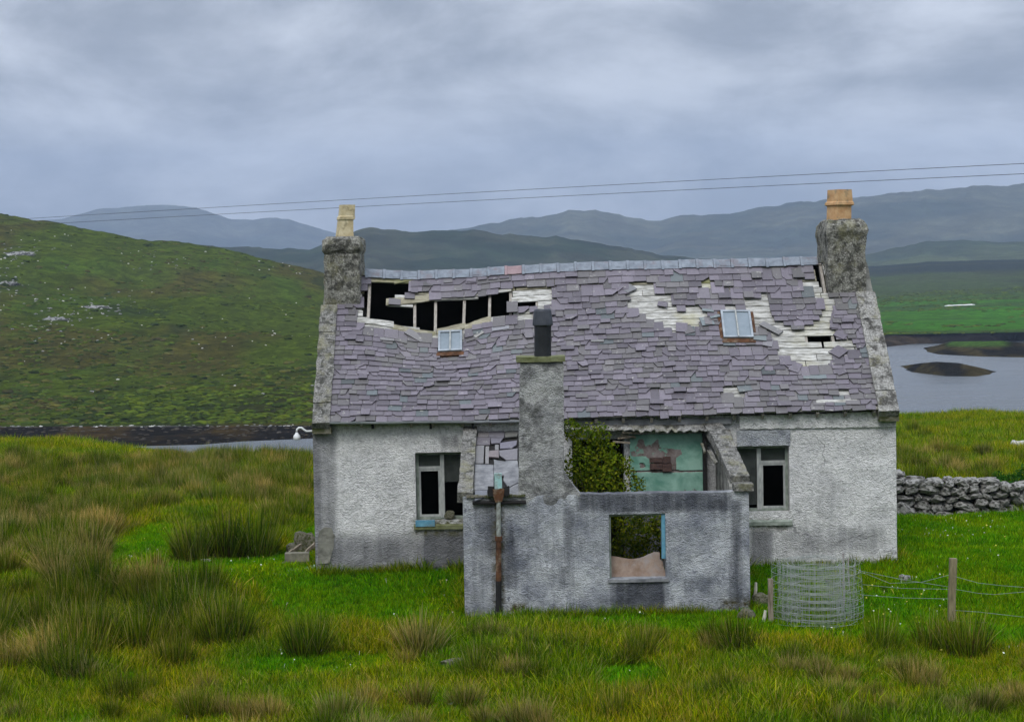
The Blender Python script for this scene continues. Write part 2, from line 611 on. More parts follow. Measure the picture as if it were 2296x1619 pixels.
def plant(name, tip, bright=1.0, sss=False):
    g = G(name)
    c = g.attr('col')
    big = g.noise(.55, 4, .6, g.coord(kind='Position'))
    c = g.mix(g.ramp(big, [(.40, 0), (.62, .75)]), c, g.mix(1, c, tip, 'MULTIPLY'))
    c = g.mix(.55, c, g.ramp(g.rnd(), [(0, .5 * bright), (1, 1.5 * bright)]), 'MULTIPLY')
    m = g.m
    df = g.n.new('ShaderNodeBsdfDiffuse')
    g.l.new(c, df.inputs[0])
    # thin leaves: let some light through
    tl = g.n.new('ShaderNodeBsdfTranslucent')
    g.l.new(c, tl.inputs[0])
    mx = g.n.new('ShaderNodeMixShader')
    mx.inputs[0].default_value = .22
    g.l.new(df.outputs[0], mx.inputs[1])
    g.l.new(tl.outputs[0], mx.inputs[2])
    g.l.new(mx.outputs[0], g.n['Material Output'].inputs['Surface'])
    return m
M['grass'] = plant('lawn_grass_blades', (2.1, 1.15, .9))
M['rush'] = plant('rush_blades', (1.5, 1.15, .85))
M['leaf'] = plant('bush_leaves', (1.3, 1.1, .9))
# ================================================================== LAND, WATER, HILLS
SEA = -20.0

def land_mat(name, nscale, bdist, bstr=.8):
    g = G(name)
    c = g.attr('col')
    n = g.noise(nscale, 10, .78, g.coord(), .5)
    c = g.mix(.85, c, g.ramp(n, [(.32, .25), (.5, .85), (.68, 1.8)]), 'MULTIPLY')
    n2 = g.noise(nscale * 5, 5, .7, g.coord(loc=(3, 8, 2)))
    c = g.mix(.5, c, g.ramp(n2, [(.3, .55), (.7, 1.4)]), 'MULTIPLY')
    return g.done(c, g.bump(g.math('ADD', n, g.math('MULTIPLY', n2, .3)), bstr, bdist), .95, Specular_IOR_Level=0.0)
M['land_near'] = land_mat('field_soil_and_turf', 1.2, .08)
M['land_mid'] = land_mat('hillside_turf', .16, 2.2, 1.0)
M['land_far'] = land_mat('far_hill_heather', .012, 8.0, 1.0)

def gz(x, y):
    x = np.asarray(x, float); y = np.asarray(y, float)
    z = np.where(y < 0, 0.150 * y, 0.0)
    z = np.where(y < -2.4, -0.36 + 0.085 * (y + 2.4), z)
    # the bank rises again towards the viewer's feet
    z = np.where(y < -12, -1.176 + (-12 - y) * .215, z)
    bump = (fbm(x * .35, y * .35, s=3) - .5) * .22 + (fbm(x * 1.3, y * 1.3, s=9, o=3) - .5) * .10
    near_house = smooth(0.2, 2.0, np.maximum(np.maximum(-3.6 - x, x - 6.8), np.maximum(-3.0 - y, y - 5.5)))
    z = z + bump * (.25 + .75 * near_house)
    # gentle swell and the brow where the field drops to the loch
    brow = np.interp(x, [-40, -16, -8, 0, 12, 17, 40], [29, 26, 21, 23, 38, 40, 44])
    over = np.maximum(0, y - brow)
    z = z - np.minimum(over * over * .006, over * .33) - .027 * np.maximum(0, y - 8) + .45 * (1 - smooth(-15, -9.5, x)) * smooth(8, 20, y)
    return np.maximum(z, -23.5)

def axis(parts):
    out = []
    for a, b, s in parts:
        out += list(np.arange(a, b, s))
    return np.array(out + [parts[-1][1]])

gx = axis([(-400, -60, 20), (-60, -22, 2), (-22, 22, .3), (22, 60, 2), (60, 400, 20)])
gy = axis([(-60, -14, 1.2), (-14, 12, .28), (12, 50, .6), (50, 170, 4)])
GX, GY = np.meshgrid(gx, gy)
gverts = np.stack([GX.ravel(), GY.ravel(), gz(GX, GY).ravel()], 1)
nx, ny = len(gx), len(gy)
ii = np.arange(nx * ny).reshape(ny, nx)
gfaces = np.stack([ii[:-1, :-1].ravel(), ii[:-1, 1:].ravel(), ii[1:, 1:].ravel(), ii[1:, :-1].ravel()], 1)
n1 = fbm(gverts[:, 0] * .4, gverts[:, 1] * .4, s=21)
n2 = fbm(gverts[:, 0] * .12, gverts[:, 1] * .12, s=31)
gcol = np.array([.018, .048, .004])[None] * (1 - n1[:, None]) + np.array([.035, .075, .004])[None] * n1[:, None]
far = smooth(9, 20, gverts[:, 1])[:, None]
dull = np.array([.045, .060, .010])[None] * (1 - n2[:, None]) + np.array([.040, .080, .006])[None] * n2[:, None]
gcol = gcol * (1 - far) + dull * far
gface = pydata('ground', gverts, gfaces, M['land_near'], None, True, {'col': gcol})
tag(gface, kind='structure')

def P_np(px, py, d):
    a = np.stack([(px - 1148.0) / FPX, -(py - 809.5) / FPX, -np.ones_like(px)], -1)
    w = a @ np.array(RM).T
    return np.array(CAM) + w * (d / w[..., 1])[..., None]

def sea_d(px, py, z=SEA):
    a = ray(px, py)
    return (z - CAM.z) / a.z * a.y

def sheet(name, rows, x0, x1, n, m, mat, colf, amp=0.0, nsc=.02, s=0, back=(30, 200), pxamp=0.0, label=None):
    """rows: near-to-far list of (skyline points in picture units, distance or list of distances)."""
    px = np.linspace(x0, x1, n)
    Ys, Ds = [], []
    for pts, d in rows:
        xs = [p[0] for p in pts]
        Ys.append(np.interp(px, xs, [p[1] for p in pts]))
        Ds.append(np.interp(px, xs, d) if hasattr(d, '__len__') else np.full(n, float(d)))
    Ys, Ds = np.array(Ys), np.array(Ds)
    t = np.linspace(0, len(rows) - 1, m)
    k = np.minimum(t.astype(int), len(rows) - 2)
    f = (t - k)[:, None]
    yy = Ys[k] * (1 - f) + Ys[k + 1] * f
    dd = Ds[k] * (1 - f) + Ds[k + 1] * f
    if pxamp:
        tt = (t / t[-1])[:, None]
        yy = yy + (fbm(px / 26.0, np.zeros(n), s=s, o=4) - .5)[None] * pxamp * tt
    pts = P_np(np.broadcast_to(px, yy.shape), yy, dd)
    if amp:
        w = smooth(0, .35, t / t[-1]) * (1 - smooth(.85, 1.0, t / t[-1]))
        pts[..., 2] += amp * (fbm(pts[..., 0] * nsc, pts[..., 1] * nsc, s=s, o=5) - .5) * w[:, None]
    # the far side of the hill falls away behind its skyline
    ext = []
    last = pts[-1]
    for q in (.35, 1.0):
        e = last.copy()
        e[:, 1] += back[1] * q
        e[:, 2] -= back[0] * q
        ext.append(e)
    pts = np.concatenate([pts, np.array(ext)], 0)
    V = pts.reshape(-1, 3)
    mm = pts.shape[0]
    idx = np.arange(mm * n).reshape(mm, n)
    F = np.stack([idx[:-1, :-1].ravel(), idx[:-1, 1:].ravel(), idx[1:, 1:].ravel(), idx[1:, :-1].ravel()], 1)
    tt = np.concatenate([t / t[-1], np.ones(2)])
    T = np.broadcast_to(tt[:, None], (mm, n)).ravel()
    PX = np.broadcast_to(px[None], (mm, n)).ravel()
    C = colf(V, T, PX)
    o = pydata(name, V, F, mat, None, True, {'col': C})
    tag(o, kind='structure')
    return o, pts

def blend(a, b, f):
    return np.asarray(a)[None] * (1 - f[:, None]) + np.asarray(b)[None] * f[:, None]

# water of the loch
g = G('loch_water')
wv = g.coord((.05, .16, .1))
wn_ = g.noise(9, 6, .7, wv)
wbig = g.noise(.35, 4, .6, g.coord((.05, .12, .1), loc=(3, 3, 3)))
M['water'] = g.done((.020, .028, .036), g.bump(wn_, .4, .6), g.ramp(wbig, [(.35, .16), (.65, .30)]), Specular_IOR_Level=.6)
wp = [(-3000, 60, SEA), (3000, 60, SEA), (3000, 4200, SEA), (-3000, 4200, SEA)]
tag(pydata('water', wp, [(0, 1, 2, 3)], M['water']), kind='structure')

# left hillside
ridge_l = [(-2800, 620), (-2000, 500), (-1300, 415), (-800, 385), (-500, 395), (-300, 432), (-120, 462), (0, 481), (70, 492), (150, 504), (230, 520), (300, 536), (420, 545), (500, 558), (560, 573), (640, 592), (720, 610), (820, 640), (950, 690), (1150, 745), (1400, 800)]
def col_l(V, T, PX):
    a = fbm(V[:, 0] * .028, V[:, 1] * .012, s=41, o=5)
    b = fbm(V[:, 0] * .07 + 5, V[:, 1] * .03, s=51, o=5)
    c = blend((.060, .086, .006), (.070, .066, .012), smooth(.42, .62, a))
    f = .40 * smooth(.56, .70, b)
    c = c * (1 - f[:, None]) + np.array([.055, .105, .010])[None] * f[:, None]
    e = smooth(.60, .70, fbm(V[:, 0] * .05, V[:, 1] * .02, s=61, o=5))
    c = c * (1 - .6 * e[:, None]) + np.array([.020, .034, .010])[None] * .6 * e[:, None]
    return c
foot = [(-2800, 975), (-500, 957), (0, 957), (700, 954), (1400, 952)]
foot_d = [sea_d(x, y) * .975 for x, y in foot]
row1 = [(-2800, 870), (-500, 850), (700, 890), (1400, 925)]
row2 = [(-2800, 760), (-500, 690), (0, 720), (700, 800), (1400, 870)]
hill_l, hill_pts = sheet('hillside', [(foot, foot_d), (row1, [sea_d(x, y, z) for (x, y), z in zip(row1, (-15, -15, -17.5, -18.8))]), (row2, [sea_d(x, y, z) for (x, y), z in zip(row2, (-9, -5, -6, -14, -18))]), ([(x, y) for x, y in ridge_l], np.interp([q[0] for q in ridge_l], [-2800, -500, 950, 1150, 1400], [560, 720, 720, 560, 425]))],
      -2800, 1400, 560, 150, M['land_mid'], col_l, amp=9.0, nsc=.022, s=5, pxamp=7)

def shore_col(V, T, PX):
    a = fbm(V[:, 0] * .09, V[:, 1] * .05, s=71, o=4)
    c = blend((.016, .013, .010), (.060, .040, .014), smooth(.45, .65, a))
    w = smooth(.86, .95, T) * smooth(.45, .60, fbm(V[:, 0] * .35, V[:, 1] * .1, s=77, o=3))
    return c * (1 - w[:, None]) + np.array([.34, .34, .34])[None] * w[:, None]
edge = [(-2800, 1045), (-500, 1012), (300, 1001), (450, 997), (540, 990), (700, 983), (900, 976), (1400, 972)]
_, shore_pts = sheet('shore', [(edge, [sea_d(x, y) for x, y in edge]), ([(x, y + 10) for x, y in foot], [sea_d(x, y + 10, SEA + .5) for x, y in foot]), ([(x, y - 2) for x, y in foot], [q + 1.5 for q in foot_d])], -2800, 1400, 420, 20, M['land_mid'], shore_col, amp=.12, nsc=.08, s=8, back=(3, 8))

# far shore on the right: rock and weed, then green crofts rising to dark moor
def col_r(V, T, PX):
    d = V[:, 1] - CAM.y
    a = fbm(V[:, 0] * .016, V[:, 1] * .006, s=81, o=5)
    c = blend((.050, .105, .010), (.045, .150, .008), smooth(.35, .6, a))
    moor = smooth(900, 1150, d + 300 * (a - .5))
    m2 = blend((.050, .072, .022), (.030, .036, .022), smooth(.42, .56, fbm(V[:, 0] * .008, V[:, 1] * .004, s=91, o=5)))
    c = c * (1 - moor[:, None]) + m2 * moor[:, None]
    hi = smooth(1500, 1650, d)
    c = c * (1 - hi[:, None]) + np.array([.018, .024, .020])[None] * hi[:, None]
    st = smooth(.52, .6, fbm(V[:, 0] * .006, V[:, 1] * .03, s=95, o=4)) * .55
    return c * (1 - st[:, None]) + np.array([.045, .050, .022])[None] * st[:, None]
_, far_pts = sheet('far_field', [([(1000, 772), (1900, 752), (2296, 745), (2700, 742)], 600), ([(1000, 735), (1900, 718), (2296, 708), (2700, 705)], 760), ([(1000, 690), (2000, 672), (2296, 660), (2700, 655)], 1050),
      ([(1000, 660), (2000, 640), (2296, 628), (2700, 625)], 1350), ([(1000, 620), (1800, 606), (1950, 598), (2080, 588), (2200, 584), (2296, 582), (2700, 580)], 1800)],
      1000, 4200, 380, 110, M['land_mid'], col_r, amp=6, nsc=.01, s=15, back=(15, 100), pxamp=3)
def shore_col2(V, T, PX):
    a = fbm(V[:, 0] * .06, V[:, 1] * .03, s=171, o=4)
    return blend((.016, .013, .012), (.050, .036, .022), smooth(.45, .65, a))
edge2 = [(1000, 800), (1900, 778), (1990, 778), (2050, 771), (2130, 770), (2200, 772), (2296, 760), (2700, 752)]
sheet('far_shore', [(edge2, [sea_d(x, y) for x, y in edge2]), ([(1000, 771), (1900, 751), (2296, 744), (2700, 741)], 603)], 1000, 4200, 260, 12, M['land_mid'], shore_col2, amp=1.0, nsc=.05, s=18, back=(3, 8))
def islet_col(V, T, PX):
    a = fbm(V[:, 0] * .25, V[:, 1] * .1, s=271, o=4)
    c = blend((.014, .012, .008), (.055, .042, .015), smooth(.4, .65, a))
    gr = smooth(.55, .8, T) * smooth(2115, 2135, PX) * (1 - smooth(2240, 2275, PX)) * (PX > 2100)
    gr = gr * islet_col.green
    return c * (1 - gr[:, None]) + np.array([.055, .115, .015])[None] * gr[:, None]
islet_col.green = 0.0
f1 = [(2004, 824), (2040, 836), (2120, 845), (2200, 846), (2246, 838)]
sheet('islet', [(f1, [sea_d(x, y, SEA - .1) for x, y in f1]), ([(2004, 823), (2060, 815), (2100, 811), (2150, 814), (2200, 825), (2246, 837)], np.interp([2004, 2060, 2110, 2150, 2200, 2246], [q[0] for q in f1], [sea_d(x, y) + 14 for x, y in f1]))], 2004, 2246, 60, 14, M['land_mid'], islet_col, amp=1.1, nsc=.2, s=28, back=(4, 12))
islet_col.green = 1.0
f2 = [(2046, 785), (2100, 796), (2200, 801), (2296, 803), (2480, 806)]
sheet('islet', [(f2, [sea_d(x, y, SEA - .1) for x, y in f2]), ([(2046, 784), (2100, 775), (2130, 766), (2250, 765), (2300, 769), (2480, 775)], np.interp([2046, 2100, 2130, 2250, 2300, 2480], [q[0] for q in f2], [sea_d(x, y) + 30 for x, y in f2]))], 2046, 2480, 80, 16, M['land_mid'], islet_col, amp=.7, nsc=.1, s=29, back=(5, 20))

# hills and mountains beyond
def flat_col(a, b, sc, s):
    def f(V, T, PX):
        return blend(a, b, smooth(.38, .62, fbm(V[:, 0] * sc, V[:, 1] * sc * .6 + V[:, 2] * sc * 2, s=s, o=6)))
    return f
sheet('hills', [([(300, 760), (2700, 760)], 1250), ([(300, 590), (420, 549), (600, 556), (690, 562), (760, 532), (815, 513), (850, 513), (900, 519), (1000, 518), (1060, 516), (1140, 527), (1250, 531), (1340, 545), (1420, 560), (1500, 575), (1700, 590), (2700, 640)], 2100)],
      300, 2700, 300, 90, M['land_far'], flat_col((.018, .030, .016), (.042, .048, .028), .014, 111), amp=26, nsc=.007, s=33, pxamp=8)
sheet('hills', [([(1500, 640), (2900, 640)], 1900), ([(1500, 620), (1850, 590), (1980, 562), (2080, 541), (2160, 539), (2230, 543), (2296, 546), (2600, 530), (2900, 520)], 2600)],
      1500, 2900, 200, 60, M['land_far'], flat_col((.030, .046, .024), (.055, .070, .030), .008, 121), amp=26, nsc=.006, s=37, pxamp=5)
sheet('mountain', [([(900, 690), (2900, 690)], 2700), ([(900, 545), (1000, 518), (1040, 514), (1100, 500), (1180, 488), (1215, 488), (1250, 480), (1275, 472), (1330, 473), (1380, 481), (1440, 493), (1480, 494), (1520, 486), (1600, 483), (1700, 468), (1760, 457), (1850, 449), (1950, 440), (2050, 428), (2150, 420), (2296, 414), (2600, 400), (2900, 380)], 4300)],
      900, 2900, 300, 110, M['land_far'], flat_col((.030, .040, .028), (.060, .064, .042), .005, 131), amp=60, nsc=.0035, s=43, pxamp=9, back=(200, 900))
sheet('mountain', [([(-500, 690), (1200, 690)], 4200), ([(-500, 520), (-200, 500), (60, 498), (150, 490), (185, 478), (220, 470), (290, 463), (330, 460), (390, 459), (440, 467), (480, 480), (515, 492), (560, 493), (620, 488), (650, 493), (700, 508), (760, 524), (900, 560), (1200, 600)], 6000)],
      -1800, 1200, 380, 80, M['land_far'], flat_col((.030, .040, .034), (.055, .060, .046), .004, 141), amp=80, nsc=.0025, s=47, pxamp=5, back=(200, 900))

# the damp air: one closed box of thin haze
bm = bmesh.new()
add_box(bm, -4200, 4200, -220, 7600, -25.5, 460)
g = bpy.data.materials.new('damp_air')
g.use_nodes = True
g.node_tree.nodes.clear()
hv = g.node_tree.nodes.new('ShaderNodeVolumePrincipled')
hv.inputs['Color'].default_value = (.56, .70, .94, 1)
hv.inputs['Density'].default_value = 1.1e-4
hv.inputs['Anisotropy'].default_value = 0.0
ho = g.node_tree.nodes.new('ShaderNodeOutputMaterial')
g.node_tree.links.new(hv.outputs[0], ho.inputs['Volume'])
haze = frombm('haze', bm, g)
tag(haze, kind='stuff')

# ------------------------------------------------------------------ rocks
def rock_mesh(name, sub, seed, mat, amp=.32, sc=1.3, flat=1.0):
    bm = bmesh.new()
    bmesh.ops.create_icosphere(bm, subdivisions=sub, radius=1.0)
    off = Vector((seed * 3.1, -seed * 1.7, seed * .9))
    for v in bm.verts:
        c = v.co.copy()
        # squarish, broken faces
        m = max(abs(c.x), abs(c.y), abs(c.z))
        c = c.lerp(c / m * .82, .55)
        c += mnoise.noise_vector(v.co * sc + off) * amp
        c.z *= flat
        v.co = c
    me = bpy.data.meshes.new(name)
    bm.to_mesh(me)
    bm.free()
    me.materials.append(mat)
    return me

boulder_meshes = [rock_mesh('boulder', 2, i, M['palestone'], flat=.75) for i in range(5)]
def hill_point(px, py):
    # nearest vertex of the hillside to a picture position
    global _hp
    if '_hp' not in globals():
        V = hill_pts[:-2].reshape(-1, 3)
        a, b = proj_np(V)
        _hp = (V, a, b)
    V, a, b = _hp
    i = np.argmin((a - px) ** 2 + ((b - py) * 1.5) ** 2)
    return Vector(V[i])

spots = [(352, 255, 9), (215, 277, 8), (130, 285, 9), (60, 220, 7), (240, 415, 10), (880, 347, 9), (805, 420, 12), (1065, 432, 8), (965, 425, 9), (1165, 400, 6), (1295, 352, 10), (1638, 416, 11), (1705, 466, 9),
         (1785, 427, 8), (1830, 440, 9), (372, 595, 9), (302, 655, 12), (275, 540, 7), (460, 590, 8), (545, 577, 8), (1186, 608, 10), (838, 598, 7), (893, 815, 11), (145, 900, 13), (70, 944, 14), (388, 935, 10), (420, 920, 8),
         (675, 876, 12), (710, 898, 9), (645, 893, 8), (1268, 832, 8), (1185, 860, 9), (1252, 931, 11), (1288, 960, 12), (1417, 896, 10), (1358, 893, 6), (1603, 922, 10), (1724, 887, 10), (1733, 852, 9), (1692, 944, 10), (1468, 940, 7),
         (1410, 1133, 7), (158, 1050, 8), (202, 1309, 8), (683, 1405, 9), (580, 775, 10), (612, 705, 9), (640, 735, 8), (545, 700, 9), (575, 690, 9), (515, 690, 8), (495, 745, 9), (1885, 668, 9), (1580, 640, 8), (1800, 745, 8), (320, 862, 7),
         (345, 770, 9), (372, 760, 10), (400, 750, 9), (425, 755, 8), (438, 795, 9), (330, 795, 9), (1950, 880, 8), (1780, 720, 7), (1010, 605, 7), (965, 605, 7), (902, 528, 7), (450, 310, 7), (65, 420, 8), (410, 240, 8), (440, 245, 7), (1413, 775, 8)]
for i, (x, y, s) in enumerate(spots):
    px, py = zH(x, y)
    p = hill_point(px, py)
    d = p.y - CAM.y
    r = s * .37055 * K * d / FPX * .5 * 1.05
    o = link('boulder', boulder_meshes[i % 5], None, None, p + Vector((0, 0, r * .25)))
    o.scale = (r * random.uniform(1.0, 1.5), r * random.uniform(.9, 1.2), r * random.uniform(.7, 1.0))
    o.rotation_euler = (random.uniform(-.2, .2), random.uniform(-.2, .2), random.uniform(0, 6))
    zone = 'high on the green hillside, just under its skyline' if y < 470 else ('half way up the green hillside among the grey outcrops' if y < 800 and x < 760 else ('half way up the right half of the green hillside' if y < 800 else ('low on the left half of the green hillside across the loch' if x < 1000 else 'low on the right half of the green hillside across the loch')))
    tag(o, 'small pale boulder ' + zone, 'boulder', 'pale boulders ' + zone.split(',')[0])

# grey rock outcrops on the same hillside
M['outcrop'] = speckled('grey_outcrop', (.34, .34, .33), (.17, .17, .165), (.045, .045, .04), .46, .55, .55)
for (x, y, w, h, lab) in [(45, 565, 150, 110, 'dark grey outcrop low at the left picture edge of the hillside'), (110, 365, 200, 40, 'long thin grey outcrop high under the skyline of the hillside'),
                          (355, 790, 170, 75, 'grey outcrop with a pale ledge in the middle of the hillside'), (600, 705, 200, 60, 'broken grey outcrop just above the outcrop with the pale ledge')]:
    px, py = zH(x, y)
    p = hill_point(px, py)
    d = p.y - CAM.y
    u = .37055 * K * d / FPX * .5
    bm = bmesh.new()
    bmesh.ops.create_icosphere(bm, subdivisions=4, radius=1.0)
    sd = Vector((x * .1, y * .1, 0))
    for v in bm.verts:
        c = v.co
        q = 1 + .5 * mnoise.fractal(c * 3.5 + sd, 1.0, 2.0, 4)
        v.co = Vector((c.x * w * u * q, c.y * w * u * .5 * q, c.z * h * u * .55 * (q + .7 * mnoise.noise(c * 9 + sd))))
    o = frombm('rock_outcrop', bm, M['outcrop'], None, False, p + Vector((0, 0, -h * u * .25)))
    o.rotation_euler = (R(18), 0, 0)
    tag(o, lab, 'outcrop')

# white rocks strung along the left shore are part of the shore's stony line; the long white tunnel on the far croft
pa, pb = P(2118, 686, -33 + 900), P(2186, 683, -33 + 900)
bm = bmesh.new()
mid = (pa + pb) / 2
L = (pb - pa).length
rings = []
for k in range(9):
    x = -L / 2 + L * k / 8
    rr = 1.0 if 0 < k < 8 else .72
    rings.append([(x, math.cos(a) * 1.0 * rr, math.sin(a) * .75 * rr + .06 * math.sin(k * 2.1)) for a in [math.pi * j / 8 for j in range(9)]])
add_loft(bm, rings)
M['tunnelskin'] = simple('white_tunnel_skin', (.50, .51, .50), (.64, .64, .63), .6, .6, .1)
tn = frombm('polytunnel', bm, M['tunnelskin'], None, True, mid - Vector((0, 0, .5)))
tn.rotation_euler = (0, -math.atan2((pb - pa).z, (pb - pa).x), 0)
tag(tn, 'long low white tunnel in the bright green croft across the loch', 'tunnel')

# overhead wires
for (y0, y1, lab) in [(497, 370, 'upper of the two thin dark wires crossing the sky'), (511, 393, 'lower of the two thin dark wires crossing the sky')]:
    bm = bmesh.new()
    pts = []
    for k in range(41):
        t = k / 40
        px = -350 + t * (2296 + 750)
        py = y0 + (y1 - y0) * ((px - 0) / 2296.0) + 12 * (t - 1) * t * 2
        pts.append(P(px, py, -33 + 150 - 75 * t))
    add_tube(bm, pts, .0125, 5)
    tag(frombm('overhead_wire', bm, M['cable']), lab, 'wire', 'pair of overhead wires')
# ================================================================== THE COTTAGE
house = empty('ruined_cottage', (1.6, 2.5, 0.0), 'derelict whitewashed stone cottage with a holed purple slate roof and a roofless lean-to', 'cottage')
YE = -2.40                                     # front face of the lean-to

def poly_in(poly_world):                       # picture polygon -> set used below
    return poly_world

def wallgrid(name, x0, x1, z0, top, openings, yf, yb, mat, stainf, step=.05, amp=.012, parent=None, seed=0.0, ragged=0.0):
    def ax(a, b, cuts):
        c = sorted(set([a, b] + [v for v in cuts if a < v < b]))
        out = []
        for p, q in zip(c, c[1:]):
            k = max(1, int(round((q - p) / step)))
            out += [p + (q - p) * i / k for i in range(k)]
        return np.array(out + [b])
    xs = ax(x0, x1, [v for o in openings for v in o[:2]])
    zs = ax(z0, top, [v for o in openings for v in o[2:]])
    nx, nz = len(xs), len(zs)
    X, Z = np.meshgrid(xs, zs)
    Xf, Zf = X.ravel(), Z.ravel()
    wob = (fbm(Xf * 5 + seed, Zf * 5, s=5, o=3) - .5) * 2 * amp + (fbm(Xf * .8 + seed, Zf * .8, s=6, o=2) - .5) * 2 * amp
    zr = Zf.copy()
    if ragged:
        t = Zf > top - .001
        zr = np.where(t, Zf + (fbm(Xf * 9, Xf * 0, s=8, o=3) - .5) * 2 * ragged, Zf)
    front = np.stack([Xf, yf + wob, zr], 1)
    back = np.stack([Xf, np.full_like(Xf, yb), zr], 1)
    V = np.concatenate([front, back])
    N = nx * nz
    solid = np.ones((nz - 1, nx - 1), bool)
    cx = (xs[:-1] + xs[1:]) / 2
    cz = (zs[:-1] + zs[1:]) / 2
    for a, b, c, d in openings:
        solid &= ~((cx[None] > a) & (cx[None] < b) & (cz[:, None] > c) & (cz[:, None] < d))
    F = []
    idf = lambda i, j: j * nx + i
    for j in range(nz - 1):
        for i in range(nx - 1):
            if not solid[j, i]:
                continue
            a, b, c, d = idf(i, j), idf(i + 1, j), idf(i + 1, j + 1), idf(i, j + 1)
            F.append((a, b, c, d))
            F.append((d + N, c + N, b + N, a + N))
            if i == 0 or not solid[j, i - 1]: F.append((a, d, d + N, a + N))
            if i == nx - 2 or not solid[j, i + 1]: F.append((c, b, b + N, c + N))
            if j == 0 or not solid[j - 1, i]: F.append((b, a, a + N, b + N))
            if j == nz - 2 or not solid[j + 1, i]: F.append((d, c, c + N, d + N))
    px, py = proj_np(front)
    st, mo = stainf(px, py, front)
    o = pydata(name, V, F, mat, parent, False, {'stain': np.concatenate([st, st]), 'moss': np.concatenate([mo, mo])})
    return o

def box_s(px, py, x0, x1, y0, y1, s=12):
    return smooth(x0 - s, x0 + s, px) * (1 - smooth(x1 - s, x1 + s, px)) * smooth(y0 - s, y0 + s, py) * (1 - smooth(y1 - s, y1 + s, py))

def stain_shade_main(px, py, v):
    st = .02 + .16 * fbm(v[:, 0] * 1.7, v[:, 2] * 1.7, s=14) + .08 * smooth(1100, 1180, py)
    st = np.maximum(st, .72 * smooth(1160, 1230, py) * (px < 1500))
    st = np.maximum(st, .60 * box_s(px, py, 690, 755, 940, 1300, 10))
    st = np.maximum(st, .75 * box_s(px, py, 690, 724, 940, 1300, 6))
    st = np.maximum(st, .40 * box_s(px, py, 712, 750, 1175, 1262, 8))
    st = np.maximum(st, 1.0 * box_s(px, py, 948, 1060, 1192, 1290, 8))
    st = np.maximum(st, .55 * box_s(px, py, 985, 1030, 975, 1008, 12))
    st = np.maximum(st, .50 * box_s(px, py, 1750, 1990, 1175, 1250, 30))
    st = np.maximum(st, .38 * smooth(1215, 1275, py))
    st = np.maximum(st, .66 * box_s(px, py, 1680, 1735, 1185, 1275, 10))
    st = np.maximum(st, .42 * box_s(px, py, 1650, 1770, 962, 996, 8))
    st = np.maximum(st, .22 * box_s(px, py, 1700, 2015, 915, 975, 10))
    st = np.maximum(st, .34 * box_s(px, py, 1830, 1880, 1040, 1170, 20))
    st = np.maximum(st, .45 * box_s(px, py, 1270, 1660, 930, 970, 8))
    st = np.maximum(st, 1.6 * box_s(px, py, 1268, 1590, 1108, 1400, 8))  # shade inside the lean-to put into the wall colour
    mo = 1.0 * box_s(px, py, 925, 1060, 1162, 1200, 6) + .9 * box_s(px, py, 1690, 1770, 1165, 1185, 6) + .5 * smooth(1262, 1285, py)
    return st, np.clip(mo, 0, 1)

def stain_ext(px, py, v):
    st = .04 + .28 * fbm(v[:, 0] * 1.4, v[:, 2] * 1.4, s=12)
    st = np.maximum(st, .78 * box_s(px, py, 1290, 1640, 1100, 1148, 12))
    st = np.maximum(st, .95 * box_s(px, py, 1372, 1492, 1302, 1374, 14))
    st = np.maximum(st, .85 * box_s(px, py, 1352, 1500, 1108, 1150, 8))
    st = np.maximum(st, .70 * box_s(px, py, 1636, 1664, 1120, 1390, 8))
    st = np.maximum(st, .55 * box_s(px, py, 1060, 1112, 1120, 1250, 14))
    st = np.maximum(st, .62 * box_s(px, py, 1125, 1160, 1200, 1330, 16))
    st = np.maximum(st, .48 * box_s(px, py, 1255, 1300, 1130, 1330, 18))
    st = np.maximum(st, .42 * box_s(px, py, 1040, 1100, 1230, 1380, 20))
    st = np.maximum(st, .5 * smooth(1335, 1378, py))
    st = st * (1 - .8 * box_s(px, py, 1128, 1178, 1322, 1372, 8) * (px - 1128 < (py - 1290) * 1.0))
    mo = box_s(px, py, 1135, 1182, 1352, 1385, 8) + box_s(px, py, 1618, 1690, 1342, 1392, 10) + .9 * box_s(px, py, 1104, 1132, 1112, 1375, 5) + .6 * box_s(px, py, 1060, 1165, 1112, 1135, 10) + .5 * smooth(1362, 1380, py)
    return st, np.clip(mo, 0, 1)

# openings of the main wall, read at the wall's own plane
def rect(px0, px1, py0, py1, Y):
    a, b = P(px0, (py0 + py1) / 2, Y), P(px1, (py0 + py1) / 2, Y)
    c, d = P((px0 + px1) / 2, py1, Y), P((px0 + px1) / 2, py0, Y)
    return (a.x, b.x, c.z, d.z)

WX0, WX1 = P(704, 1100, 0).x, P(2010, 1100, 0).x
win_l = rect(932, 1055, 1014, 1166, 0)
win_r = rect(1640, 1770, 1000, 1148, 0)
door_o = rect(1285, 1402, 985, 1300, 0)
WTOP = min(P(900, 945, 0).z, P(1900, 922, 0).z)
wallgrid('wall', WX0, WX1, -.35, WTOP, [win_l, win_r, door_o], 0.0, .5, M['white_harl'], stain_shade_main, .05, .016, house)

